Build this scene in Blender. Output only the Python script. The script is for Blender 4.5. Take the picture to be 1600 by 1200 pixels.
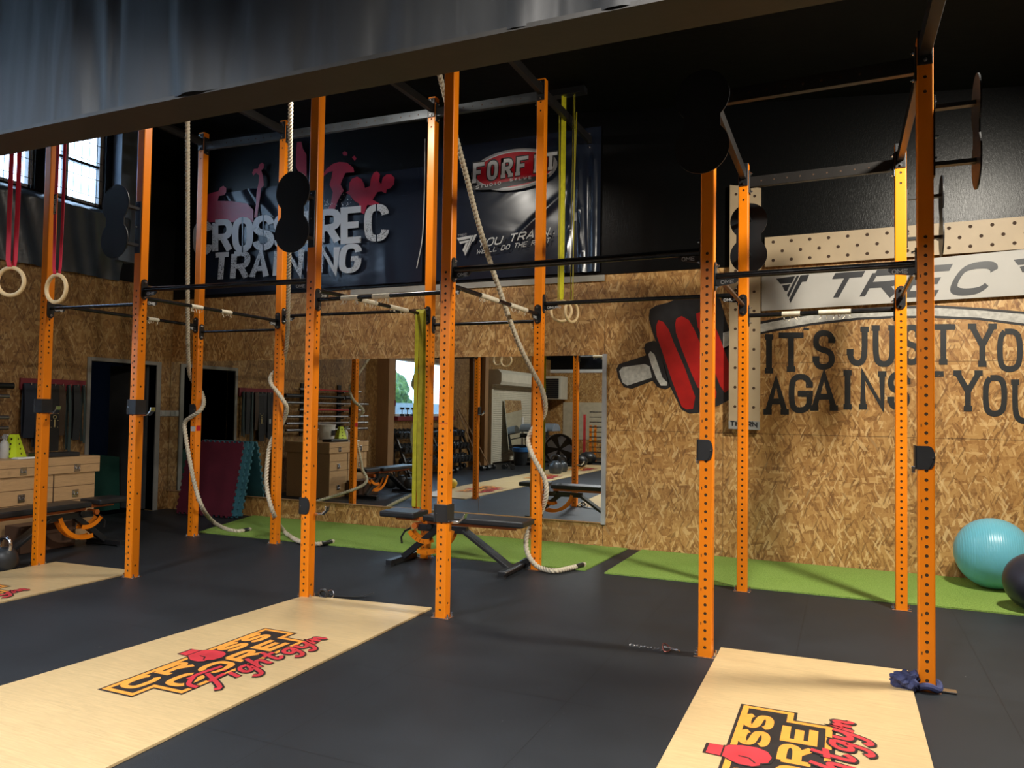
import bpy, bmesh, math, random
from mathutils import Vector, Matrix
import numpy as np
random.seed(7)
for o in list(bpy.data.objects): bpy.data.objects.remove(o)
SC = bpy.context.scene
C = SC.collection
PI = math.pi

# ---------------- camera ----------------
F_PX = 1191.76
YAW, PITCH, ROLL, CAM_H = math.radians(23.60989), math.radians(1.94464), math.radians(0.84570), 1.45
def cam_axes():
    cy, sy, cp, sp = math.cos(YAW), math.sin(YAW), math.cos(PITCH), math.sin(PITCH)
    f = Vector((-sy*cp, cy*cp, sp)); r = Vector((cy, sy, 0)); u = r.cross(f)
    cr, sr = math.cos(ROLL), math.sin(ROLL)
    return cr*r + sr*u, -sr*r + cr*u, f
RX, UX, FX = cam_axes()
cd = bpy.data.cameras.new('camera'); cam = bpy.data.objects.new('camera', cd); C.objects.link(cam)
cd.sensor_width = 36; cd.lens = F_PX/1600*36; cd.clip_start = 0.05
m = Matrix((RX, UX, -FX)).transposed().to_4x4(); m.translation = Vector((0, 0, CAM_H)); cam.matrix_world = m
SC.camera = cam
# ---------------- world, lamps, exposure ----------------
w = bpy.data.worlds.new('world'); SC.world = w; w.use_nodes = True
bg = w.node_tree.nodes['Background']; bg.inputs[0].default_value = (0.50, 0.72, 1.0, 1); bg.inputs[1].default_value = 6.5
SC.view_settings.view_transform = 'Standard'; SC.view_settings.look = 'None'
SC.view_settings.exposure = 0.0; SC.view_settings.gamma = 1; SC.view_settings.use_curve_mapping = False
def area(name, loc, size, power, col=(1, .93, .82), target=None, sy=None, spread=180):
    l = bpy.data.lights.new(name, 'AREA'); l.energy = power; l.color = col; l.size = size; l.spread = math.radians(spread)
    if sy: l.shape = 'RECTANGLE'; l.size_y = sy
    o = bpy.data.objects.new(name, l); C.objects.link(o); o.location = loc
    if target is not None:
        o.rotation_euler = (Vector(target)-Vector(loc)).to_track_quat('-Z', 'Y').to_euler()
    return o
area('ceiling_lamp', (1.42, 5.0, 4.05), .30, 250, (1, .93, .80), target=(0.2, 5.6, 0))
area('ceiling_lamp', (-4.2, 5.35, 4.55), .30, 62, (1, .94, .84), target=(-4.2, 5.6, 0))
area('ceiling_lamp', (-0.6, 0.4, 4.0), .6, 125, (1, .95, .88), target=(-1.0, 2.2, 0), spread=115)
area('ceiling_lamp', (-4.6, 0.2, 4.0), .6, 105, (.95, .97, 1), target=(-4.4, 1.8, 0), spread=115)
area('ceiling_lamp', (-4.2, -3.6, 4.1), .6, 170, (1, .95, .88), target=(-5.5, -4.2, 0))

# ---------------- pixel -> point on a known plane ----------------
def ray(px, py): return RX*((px-800)/F_PX) + UX*(-(py-600)/F_PX) + FX
O = Vector((0, 0, CAM_H))
def gz(px, py, z=0.0): v = ray(px, py); return O + v*((z-CAM_H)/v.z)
def gy(px, py, y): v = ray(px, py); return O + v*(y/v.y)
def gx(px, py, x): v = ray(px, py); return O + v*(x/v.x)
YB, XL = 7.92, -8.7

# ---------------- materials ----------------
MATS = {}
class NT:
    def __init__(s, name):
        s.m = bpy.data.materials.new(name); s.m.use_nodes = True; s.t = s.m.node_tree
        s.b = s.t.nodes['Principled BSDF']; s.tc = s.t.nodes.new('ShaderNodeTexCoord')
    def n(s, typ, **kw):
        x = s.t.nodes.new(typ)
        for k, v in kw.items():
            if k.startswith('i_'): x.inputs[k[2:].replace('_', ' ')].default_value = v
            else: setattr(x, k, v)
        return x
    def l(s, a, b): s.t.links.new(a, b)
    def mapping(s, vec, scale=(1, 1, 1), rot=(0, 0, 0), loc=(0, 0, 0)):
        x = s.n('ShaderNodeMapping'); x.inputs['Scale'].default_value = scale; x.inputs['Rotation'].default_value = rot; x.inputs['Location'].default_value = loc
        s.l(vec, x.inputs['Vector']); return x.outputs[0]
    def noise(s, vec, scale, detail=3, rough=.5, dist=0):
        x = s.n('ShaderNodeTexNoise'); x.inputs['Scale'].default_value = scale; x.inputs['Detail'].default_value = detail
        x.inputs['Roughness'].default_value = rough; x.inputs['Distortion'].default_value = dist
        if vec is not None: s.l(vec, x.inputs['Vector'])
        return x.outputs['Fac']
    def ramp(s, fac, stops, interp='LINEAR'):
        x = s.n('ShaderNodeValToRGB'); x.color_ramp.interpolation = interp; e = x.color_ramp.elements
        while len(e) < len(stops): e.new(.5)
        for i, (p, c) in enumerate(stops): e[i].position = p; e[i].color = (*c, 1)
        s.l(fac, x.inputs[0]); return x.outputs[0]
    def math(s, op, a, b=None):
        x = s.n('ShaderNodeMath'); x.operation = op
        for i, v in enumerate((a, b)):
            if v is None: continue
            if isinstance(v, (int, float)): x.inputs[i].default_value = v
            else: s.l(v, x.inputs[i])
        return x.outputs[0]
    def mix(s, fac, a, b, mode='MIX'):
        x = s.n('ShaderNodeMix'); x.data_type = 'RGBA'; x.blend_type = mode
        for sock, v in ((x.inputs[0], fac), (x.inputs[6], a), (x.inputs[7], b)):
            if isinstance(v, (int, float)): sock.default_value = v
            elif isinstance(v, tuple): sock.default_value = (*v, 1)
            else: s.l(v, sock)
        return x.outputs[2]
    def bump(s, h, strength=.3, dist=.01):
        x = s.n('ShaderNodeBump'); x.inputs['Strength'].default_value = strength; x.inputs['Distance'].default_value = dist
        s.l(h, x.inputs['Height']); s.l(x.outputs[0], s.b.inputs['Normal'])
    def set(s, col=None, rough=None, metal=0, spec=None):
        if col is not None:
            if isinstance(col, tuple): s.b.inputs['Base Color'].default_value = (*col, 1)
            else: s.l(col, s.b.inputs['Base Color'])
        if rough is not None:
            if isinstance(rough, (int, float)): s.b.inputs['Roughness'].default_value = rough
            else: s.l(rough, s.b.inputs['Roughness'])
        s.b.inputs['Metallic'].default_value = metal
        if spec is not None: s.b.inputs['Specular IOR Level'].default_value = spec
        return s.m
def simple(name, col, rough=.5, metal=0, var=.12, vs=6, bump=0, bs=60, spec=None):
    if name in MATS: return MATS[name]
    t = NT(name); v = t.tc.outputs['Object']; f = t.noise(v, vs, 4)
    c = t.ramp(f, [(.3, tuple(x*(1-var) for x in col)), (.7, tuple(min(1, x*(1+var)) for x in col))])
    t.set(c, rough, metal, spec)
    if bump: t.bump(t.noise(v, bs, 3), bump, .004)
    MATS[name] = t.m; return t.m
def osb(name, axes='XZ', tone=1.0, rough=.45):
    t = NT(name); s = t.n('ShaderNodeSeparateXYZ'); t.l(t.tc.outputs['Object'], s.inputs[0])
    cb = t.n('ShaderNodeCombineXYZ'); t.l(s.outputs[axes[0]], cb.inputs[0]); t.l(s.outputs[axes[1]], cb.inputs[1])
    v0 = cb.outputs[0]
    nz = t.n('ShaderNodeTexNoise'); nz.inputs['Scale'].default_value = 9; t.l(v0, nz.inputs['Vector'])
    mm = t.n('ShaderNodeVectorMath'); mm.operation = 'MULTIPLY_ADD'; t.l(nz.outputs['Color'], mm.inputs[0]); mm.inputs[1].default_value = (.022, .022, 0); t.l(v0, mm.inputs[2])
    v = mm.outputs[0]
    outs = []
    for i, (ang, sl, ss) in enumerate(((8, 36, 7.5), (-28, 34, 7), (38, 38, 8), (88, 36, 8.5), (-12, 70, 13))):
        mp = t.mapping(v, (sl, ss, 1), (0, 0, 0)); 
        mr = t.n('ShaderNodeMapping'); mr.inputs['Rotation'].default_value = (0, 0, math.radians(ang)); mr.inputs['Location'].default_value = (i*3.3, i*1.7, 0)
        t.l(v, mr.inputs['Vector']); mp = t.mapping(mr.outputs[0], (sl, ss, 1))
        vo = t.n('ShaderNodeTexVoronoi'); vo.voronoi_dimensions = '2D'; vo.inputs['Scale'].default_value = 1; vo.inputs['Randomness'].default_value = 1
        t.l(mp, vo.inputs['Vector']); sp = t.n('ShaderNodeSeparateColor'); t.l(vo.outputs['Color'], sp.inputs[0])
        outs.append((sp.outputs[0], sp.outputs[1]))
    cur = outs[0][0]
    for i, (a, b) in enumerate(outs[1:]):
        sel = t.math('GREATER_THAN', b, (.55, .58, .62, .72)[i])
        x = t.n('ShaderNodeMix'); x.data_type = 'FLOAT'; t.l(sel, x.inputs[0]); t.l(cur, x.inputs[2]); t.l(a, x.inputs[3]); cur = x.outputs[0]
    big = t.noise(v0, 1.3, 3)
    f = t.math('ADD', t.math('MULTIPLY', cur, .8), t.math('MULTIPLY', big, .2))
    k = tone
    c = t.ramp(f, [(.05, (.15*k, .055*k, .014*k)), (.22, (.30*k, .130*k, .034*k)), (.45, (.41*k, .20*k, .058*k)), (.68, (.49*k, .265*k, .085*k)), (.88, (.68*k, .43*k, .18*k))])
    g = t.mix(t.ramp(t.noise(t.mapping(v, (1, 1, 1)), 55, 5, .7), [(.35, (0, 0, 0)), (.75, (.55, .55, .55))]), c, (.55*k, .33*k, .12*k))
    mr = t.n('ShaderNodeMapping'); mr.inputs['Rotation'].default_value = (0, 0, math.radians(24)); t.l(v, mr.inputs['Vector'])
    vo = t.n('ShaderNodeTexVoronoi'); vo.voronoi_dimensions = '2D'; vo.inputs['Scale'].default_value = 1; t.l(t.mapping(mr.outputs[0], (75, 12, 1)), vo.inputs['Vector'])
    sp = t.n('ShaderNodeSeparateColor'); t.l(vo.outputs['Color'], sp.inputs[0])
    g = t.mix(t.math('MULTIPLY', t.math('GREATER_THAN', sp.outputs[2], .965), .6), g, (.74*k, .52*k, .25*k))
    g = t.mix(t.math('MULTIPLY', t.math('LESS_THAN', sp.outputs[1], .07), .55), g, (.13*k, .055*k, .018*k))
    mr = t.n('ShaderNodeMapping'); mr.inputs['Rotation'].default_value = (0, 0, math.radians(-31)); t.l(v, mr.inputs['Vector'])
    vo = t.n('ShaderNodeTexVoronoi'); vo.voronoi_dimensions = '2D'; vo.inputs['Scale'].default_value = 1; t.l(t.mapping(mr.outputs[0], (62, 9, 1)), vo.inputs['Vector'])
    sp = t.n('ShaderNodeSeparateColor'); t.l(vo.outputs['Color'], sp.inputs[0])
    g = t.mix(t.math('MULTIPLY', t.math('GREATER_THAN', sp.outputs[2], .965), .6), g, (.74*k, .50*k, .23*k))
    g = t.mix(t.math('MULTIPLY', t.math('LESS_THAN', sp.outputs[1], .06), .5), g, (.18*k, .07*k, .02*k))
    t.set(g, rough); t.bump(cur, .12, .003)
    MATS[name] = t.m; return t.m
def plywood(name, col, rough=.32, axes='XY', grain=(2, 26, 1), var=.16):
    t = NT(name); v = t.tc.outputs['Object']; mp = t.mapping(v, grain)
    f = t.noise(mp, 3, 6, .6, 1.2); c = t.ramp(f, [(.3, tuple(x*(1-var) for x in col)), (.55, col), (.75, tuple(min(1, x*(1+var*.7)) for x in col))])
    sc = t.ramp(t.noise(t.mapping(v, (60, 1.5, 1), (0, 0, .6)), 4, 6, .7, 2.5), [(.62, (0, 0, 0)), (.70, (.5, .5, .5))])
    c = t.mix(sc, c, tuple(x*.62 for x in col))
    c = t.mix(t.ramp(t.noise(v, 2.2, 5, .65), [(.45, (0, 0, 0)), (.8, (.35, .35, .35))]), c, tuple(x*.7 for x in col))
    t.set(c, rough); t.bump(f, .06, .002); MATS[name] = t.m; return t.m
OSB = osb('osb_board'); OSBY = osb('osb_board_shaded', 'YZ', .62)  # side walls take a darker copy of the board, dimmer light put into its tone
PLY = plywood('birch_plywood', (.62, .455, .235))
CHEST = plywood('pine_chest', (.50, .31, .15), .5, grain=(22, 2, 22))
TIMBER = plywood('timber', (.36, .20, .09), .55, grain=(22, 22, 1.2))
ORANGE = simple('orange_powder_coat', (.88, .235, .004), .34, 0, .05, 3)
DKORANGE = simple('orange_frame_paint', (.62, .15, .02), .4, 0, .08)
BLK = simple('black_steel', (.012, .013, .015), .36, 0, .2, spec=.6)
BLKGREY = simple('dark_grey_and_lit_steel', (.075, .085, .095), .35, .35, .2)
BARM = simple('bar_steel', (.035, .036, .04), .27, .75, .3, 20)
CHROME = simple('bolt_zinc', (.62, .62, .64), .22, 1, .1)
BLKPLATE = simple('matt_black_plate', (.010, .011, .013), .38, 0, .1)
PAD = simple('black_vinyl', (.016, .017, .019), .42, 0, .15, bump=.1, bs=220)
TAPE = simple('white_athletic_tape', (.66, .60, .47), .8, 0, .15, 30)
WOODRING = simple('beech_ring', (.70, .52, .28), .42, 0, .12, 12)
REDSTRAP = simple('red_webbing', (.62, .02, .05), .6, 0, .08, bump=.3, bs=300)
YELSTRAP = simple('yellow_webbing', (.60, .56, .01), .6, 0, .12, 25, bump=.3, bs=120)
YELBAND = simple('olive_yellow_band', (.34, .30, .015), .5, 0, .15, 18)
WHITE = simple('white_plastic', (.75, .75, .72), .45, 0, .05)
GREYFR = simple('grey_frame', (.33, .33, .34), .5, 0, .1)
CREAM = simple('cream_shutter', (.62, .58, .47), .5, 0, .06)
REDPAINT = simple('red_paint', (.17, .012, .022), .5, 0, .12)
REDM = simple('red_plastic', (.55, .03, .03), .45, 0, .1)
DARKRUB = simple('dark_rubber_weight', (.022, .024, .027), .45, 0, .2)
LINE = simple('joint_and_hole_shade', (.05, .025, .012), .8)  # dark joints; also paints the shade inside holes and slots
def lettering(name, col, lo=.42, hi=.47, dark=(.012, .014, .02), sc=70, rough=.35, mask=1.6):
    t = NT(name); v = t.tc.outputs['Object']
    a = t.ramp(t.noise(v, sc, 5, .7), [(lo, (1, 1, 1)), (hi, (0, 0, 0))]); b = t.ramp(t.noise(v, mask, 2), [(.48, (0, 0, 0)), (.56, (1, 1, 1))])
    f = t.mix(1.0, a, b, 'MULTIPLY'); t.set(t.mix(f, col, dark), rough); MATS[name] = t.m; return t.m
WORN = lettering('worn_white_print', (.55, .58, .62))
PRINTW = simple('white_print', (.55, .56, .56), .35); PRINTR = simple('red_print', (.36, .012, .04), .3); PRINTR2 = simple('bright_red_print', (.45, .008, .018), .3)
PRINTG = simple('silver_print', (.28, .28, .29), .35)
WPAINT = lettering('worn_black_paint', (.014, .016, .017), .30, .36, (.20, .11, .045), 40, .5, 1.5)
MURR = simple('mural_red', (.42, .012, .010), .4, 0, .15, 8); MURW = simple('mural_white', (.50, .49, .45), .55, 0, .22, 30)
DECO = simple('logo_orange', (.90, .36, .06), .35, 0, .08, 10); DECR = simple('logo_red', (.62, .045, .06), .35, 0, .15, 10); DECK = simple('logo_black', (.02, .02, .022), .4, 0, .2, 14)
def make_special():
    # rubber floor
    t = NT('rubber_floor'); v = t.tc.outputs['Object']
    f = t.noise(v, .9, 5, .6); c = t.ramp(f, [(.3, (.0125, .0155, .019)), (.7, (.022, .026, .032))])
    sp = t.ramp(t.noise(v, 420, 2, .6), [(.63, (0, 0, 0)), (.70, (.5, .5, .5))]); c = t.mix(sp, c, (.07, .075, .085))
    ch = t.mix(1.0, t.ramp(t.noise(v, 34, 4, .7, 1.5), [(.70, (0, 0, 0)), (.74, (1, 1, 1))]), t.ramp(t.noise(v, 1.1, 2), [(.55, (0, 0, 0)), (.62, (1, 1, 1))]), 'MULTIPLY')
    c = t.mix(ch, c, (.30, .31, .31))
    br = t.n('ShaderNodeTexBrick'); br.inputs['Scale'].default_value = 1; br.inputs['Brick Width'].default_value = 1.0; br.inputs['Row Height'].default_value = 1.0; br.inputs['Mortar Size'].default_value = .0022
    br.offset = 0; t.l(t.mapping(v, (1, 1, 1), (0, 0, 0), (.27, .35, 0)), br.inputs['Vector'])
    c = t.mix(t.math('MULTIPLY', br.outputs['Fac'], .6), c, (.004, .004, .005))
    t.set(c, t.math('ADD', t.math('MULTIPLY', f, .25), .42), 0, .27); t.bump(t.noise(v, 300, 2), .25, .002); MATS['floor'] = t.m
    # turf
    t = NT('green_turf'); v = t.tc.outputs['Object']
    f = t.noise(v, 95, 5, .8); c = t.ramp(f, [(.3, (.07, .15, .02)), (.5, (.23, .38, .07)), (.72, (.42, .58, .17))])
    c = t.mix(t.ramp(t.noise(v, 2, 3), [(.35, (0, 0, 0)), (.7, (.3, .3, .3))]), c, (.27, .39, .10))
    t.set(c, .8, 0, .2); t.bump(f, .9, .01); MATS['turf'] = t.m
    # tarpaulin (beam) and banner film: folds as bump
    t = NT('black_tarpaulin'); v = t.tc.outputs['Object']
    h = t.noise(t.mapping(v, (3.2, 3.2, .55)), 1.5, 2, .4, .5); h2 = t.noise(v, 30, 3)
    t.set(t.ramp(h, [(.3, (.026, .028, .031)), (.7, (.036, .038, .042))]), .50, 0, .45)
    t.bump(t.math('ADD', h, t.math('MULTIPLY', h2, .015)), .5, .05); MATS['tarp'] = t.m
    for nm, base in (('banner_film', (.010, .014, .026)),):
        t = NT(nm); v = t.tc.outputs['Object']
        h = t.noise(t.mapping(v, (1, 1, 2.2), (0, .7, 0)), 1.1, 2, .4, .6)
        t.set(t.mix(t.noise(v, .7, 2), base, tuple(x*1.6 for x in base)), .22, 0, .5); t.bump(h, .22, .05); MATS['banner'] = t.m
    t = NT('black_painted_board'); v = t.tc.outputs['Object']
    f = t.noise(t.mapping(v, (26, 26, 9)), 3, 5, .7, 1); t.set((.0035, .0038, .004), .30, 0, .26); t.bump(f, .22, .005); MATS['blackboard'] = t.m
    t = NT('black_ceiling_film'); v = t.tc.outputs['Object']; t.set((.004, .0045, .0045), .6, 0, .15); t.bump(t.noise(v, 2, 4), .3, .05); MATS['ceil'] = t.m
    # mirror
    t = NT('mirror_glass'); t.set((.86, .90, .88), .005, 1); MATS['mirror'] = t.m
    t = NT('window_glass'); t.b.inputs['Transmission Weight'].default_value = 1; t.b.inputs['IOR'].default_value = 1.01; t.set((.97, .99, 1), .02); MATS['glass'] = t.m
    # rope
    t = NT('manila_rope'); v = t.tc.outputs['Object']; f = t.noise(v, 90, 4, .7)
    t.set(t.ramp(f, [(.3, (.42, .36, .26)), (.7, (.74, .68, .54))]), .85, 0, .2); t.bump(f, .5, .004); MATS['rope'] = t.m
    # mats
    t = NT('crimson_mat'); v = t.tc.outputs['Object']; t.set(t.ramp(t.noise(v, 4, 3), [(.3, (.085, .008, .022)), (.7, (.125, .012, .03))]), .62); t.bump(t.noise(v, 160, 2), .2, .003); MATS['redmat'] = t.m
    t = NT('teal_mat'); v = t.tc.outputs['Object']; t.set(t.ramp(t.noise(v, 4, 3), [(.3, (.03, .12, .17)), (.7, (.05, .18, .24))]), .62); MATS['teal'] = t.m
    t = NT('aqua_ball'); v = t.tc.outputs['Object']
    wv = t.n('ShaderNodeTexWave'); wv.wave_type = 'BANDS'; wv.bands_direction = 'X'; wv.inputs['Scale'].default_value = 18; wv.inputs['Distortion'].default_value = .4; t.l(v, wv.inputs['Vector'])
    t.set((.13, .43, .55), .33, 0, .5); t.bump(wv.outputs['Fac'], .25, .003); MATS['aqua'] = t.m
    t = NT('graphite_ball'); t.set((.022, .024, .036), .35, 0, .5); MATS['graph'] = t.m
    t = NT('leaf_green'); v = t.tc.outputs['Object']; t.set(t.ramp(t.noise(v, 9, 4), [(.35, (.015, .05, .01)), (.7, (.10, .18, .035))]), .7); MATS['leaf'] = t.m
make_special()
FLOORM, TURF, TARP, BANN, BBOARD, CEILM, MIRR, GLASS, ROPE = [MATS[k] for k in ('floor', 'turf', 'tarp', 'banner', 'blackboard', 'ceil', 'mirror', 'glass', 'rope')]

# ---------------- mesh helpers ----------------
class MB:
    def __init__(s): s.v = []; s.f = []; s.mi = []; s.cm = 0
    def add(s, vs, fs):
        b = len(s.v); s.v += [tuple(x) for x in vs]
        for f in fs: s.f.append([b+i for i in f]); s.mi.append(s.cm)
        return s
    def box(s, lo, hi):
        x0, y0, z0 = lo; x1, y1, z1 = hi
        return s.add([(x0,y0,z0),(x1,y0,z0),(x1,y1,z0),(x0,y1,z0),(x0,y0,z1),(x1,y0,z1),(x1,y1,z1),(x0,y1,z1)],
                     [(0,3,2,1),(4,5,6,7),(0,1,5,4),(1,2,6,5),(2,3,7,6),(3,0,4,7)])
    def cbox(s, c, d): return s.box([c[i]-d[i]/2 for i in range(3)], [c[i]+d[i]/2 for i in range(3)])
    def beam(s, p0, p1, w, h, up=(0, 0, 1)):
        p0, p1 = Vector(p0), Vector(p1); d = (p1-p0).normalized(); u = Vector(up)
        if abs(d.dot(u)) > .98: u = Vector((1, 0, 0))
        a = d.cross(u).normalized()*w/2; b = a.cross(d).normalized()*h/2
        vs = [p+q for p in (p0, p1) for q in (-a-b, a-b, a+b, -a+b)]
        return s.add(vs, [(0,1,2,3),(7,6,5,4),(0,4,5,1),(1,5,6,2),(2,6,7,3),(3,7,4,0)])
    def cyl(s, p0, p1, r, n=16, r1=None):
        p0, p1 = Vector(p0), Vector(p1); d = (p1-p0).normalized(); u = Vector((0, 0, 1)) if abs(d.z) < .9 else Vector((1, 0, 0))
        a = d.cross(u).normalized(); b = d.cross(a); r1 = r if r1 is None else r1
        vs = [p0+(a*math.cos(t)+b*math.sin(t))*r for t in [2*PI*i/n for i in range(n)]] + [p1+(a*math.cos(t)+b*math.sin(t))*r1 for t in [2*PI*i/n for i in range(n)]]
        return s.add(vs, [(i, i+n, (i+1) % n+n, (i+1) % n) for i in range(n)] + [tuple(range(n)), tuple(range(2*n-1, n-1, -1))])
    def tube(s, pts, r, n=8, closed=False, prof=None, twist=0.0, caps=True):
        pts = [Vector(p) for p in pts]; N = len(pts); rings = []; up = None; dist = 0
        for i, p in enumerate(pts):
            d = (pts[(i+1) % N]-pts[i-1]) if closed else (pts[min(i+1, N-1)]-pts[max(i-1, 0)])
            d.normalize()
            if up is None: up = Vector((0, 0, 1)) if abs(d.z) < .9 else Vector((1, 0, 0))
            a = (up-d*up.dot(d)).normalized(); up = a; b = d.cross(a)
            if i: dist += (p-pts[i-1]).length
            base = len(s.v)
            for k in range(n):
                t = 2*PI*k/n; rr = r*(prof(t) if prof else 1); tt = t+twist*dist
                s.v.append(tuple(p+(a*math.cos(tt)+b*math.sin(tt))*rr))
            rings.append(base)
        for i in range(N if closed else N-1):
            A, B = rings[i], rings[(i+1) % N]
            for k in range(n): s.f.append([A+k, B+k, B+(k+1) % n, A+(k+1) % n]); s.mi.append(s.cm)
        if not closed and caps: s.f.append([rings[0]+k for k in range(n)]); s.mi.append(s.cm); s.f.append([rings[-1]+k for k in range(n-1, -1, -1)]); s.mi.append(s.cm)
        return s
    def strip(s, pts, wdir, w, t):     # flat strap along pts, width along wdir
        pts = [Vector(p) for p in pts]; wd = Vector(wdir).normalized()*w/2; base = len(s.v); N = len(pts)
        for i, p in enumerate(pts):
            d = (pts[min(i+1, N-1)]-pts[max(i-1, 0)]).normalized(); nn = d.cross(wd).normalized()*t/2
            for q in (-wd-nn, wd-nn, wd+nn, -wd+nn): s.v.append(tuple(p+q))
        for i in range(N-1):
            for k in range(4): s.f.append([base+4*i+k, base+4*i+4+k, base+4*i+4+(k+1) % 4, base+4*i+(k+1) % 4]); s.mi.append(s.cm)
        for ring in ([base+k for k in range(4)], [base+4*(N-1)+k for k in (3, 2, 1, 0)]): s.f.append(ring); s.mi.append(s.cm)
        return s
    def prism(s, poly3, nrm):          # polygon of 3d points extruded along nrm
        n = len(poly3); nv = Vector(nrm); vs = [Vector(p) for p in poly3]+[Vector(p)+nv for p in poly3]
        return s.add(vs, [tuple(range(n-1, -1, -1)), tuple(range(n, 2*n))]+[(i, (i+1) % n, (i+1) % n+n, i+n) for i in range(n)])
    def lathe(s, prof, c=(0, 0, 0), n=28, axis='z'):
        base = len(s.v)
        for r, z in prof:
            for k in range(n):
                t = 2*PI*k/n; a, b = r*math.cos(t), r*math.sin(t)
                s.v.append((c[0]+a, c[1]+b, c[2]+z) if axis == 'z' else (c[0]+z, c[1]+a, c[2]+b) if axis == 'x' else (c[0]+a, c[1]+z, c[2]+b))
        for i in range(len(prof)-1):
            for k in range(n): s.f.append([base+i*n+k, base+i*n+(k+1) % n, base+(i+1)*n+(k+1) % n, base+(i+1)*n+k]); s.mi.append(s.cm)
        s.f.append([base+k for k in range(n-1, -1, -1)]); s.mi.append(s.cm); s.f.append([base+(len(prof)-1)*n+k for k in range(n)]); s.mi.append(s.cm)
        return s
    def sphere(s, c, r, n=24, sq=(1, 1, 1)):
        base = len(s.v); R = n//2
        for i in range(R+1):
            ph = PI*i/R
            for k in range(n): t = 2*PI*k/n; s.v.append((c[0]+r*sq[0]*math.sin(ph)*math.cos(t), c[1]+r*sq[1]*math.sin(ph)*math.sin(t), c[2]+r*sq[2]*math.cos(ph)))
        for i in range(R):
            for k in range(n): s.f.append([base+i*n+k, base+(i+1)*n+k, base+(i+1)*n+(k+1) % n, base+i*n+(k+1) % n]); s.mi.append(s.cm)
        return s
    def build(s, name, mat, parent=None, smooth=False, bevel=0, world=False, seg=2, ang=40):
        me = bpy.data.meshes.new(name); me.from_pydata(s.v, [], s.f)
        mats = mat if isinstance(mat, (list, tuple)) else [mat]
        for x in mats: me.materials.append(x)
        me.polygons.foreach_set('material_index', s.mi)
        me.update()
        bm = bmesh.new(); bm.from_mesh(me); bmesh.ops.recalc_face_normals(bm, faces=bm.faces); bm.to_mesh(me); bm.free()
        o = bpy.data.objects.new(name, me); C.objects.link(o)
        if smooth:
            me.polygons.foreach_set('use_smooth', [True]*len(me.polygons))
            me.set_sharp_from_angle(angle=math.radians(ang))
        if bevel:
            b = o.modifiers.new('bevel', 'BEVEL'); b.width = bevel; b.segments = seg; b.limit_method = 'ANGLE'; b.angle_limit = math.radians(35)
        if parent is not None:
            o.parent = parent
            if world: o.location = -wloc(parent)
        return o
def wloc(o):
    v = Vector(o.location)
    while o.parent: o = o.parent; v = v+Vector(o.location)
    return v
def tag(o, label=None, cat=None, group=None, kind=None):
    if label: o['label'] = label
    if cat: o['category'] = cat
    if group: o['group'] = group
    if kind: o['kind'] = kind
    return o
def thing(name, label, cat, loc=(0, 0, 0), rz=0, group=None):
    o = bpy.data.objects.new(name, None); C.objects.link(o); o.location = loc; o.rotation_euler = (0, 0, rz); o.empty_display_size = .1
    return tag(o, label, cat, group)
def dup(o, loc=None, rz=None, label=None, parent=None):
    c = o.copy(); C.objects.link(c)
    if parent is not None: c.parent = parent
    if loc is not None: c.location = loc
    if rz is not None: c.rotation_euler = (0, 0, rz)
    if label: c['label'] = label
    for ch in [x for x in bpy.data.objects if x.parent == o]: dup(ch, parent=c)
    return c
def smoothpath(pts, step=.02):
    pts = [Vector(p) for p in pts]; out = []
    P = [pts[0]*2-pts[1]]+pts+[pts[-1]*2-pts[-2]]
    for i in range(1, len(P)-2):
        a, b, c, d = P[i-1:i+3]; n = max(2, int((c-b).length/step))
        for k in range(n):
            t = k/n; out.append(.5*((2*b)+(c-a)*t+(2*a-5*b+4*c-d)*t*t+(3*b-a-3*c+d)*t**3))
    out.append(pts[-1]); return out
def struct(o): o['kind'] = 'structure'; return o
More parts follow.
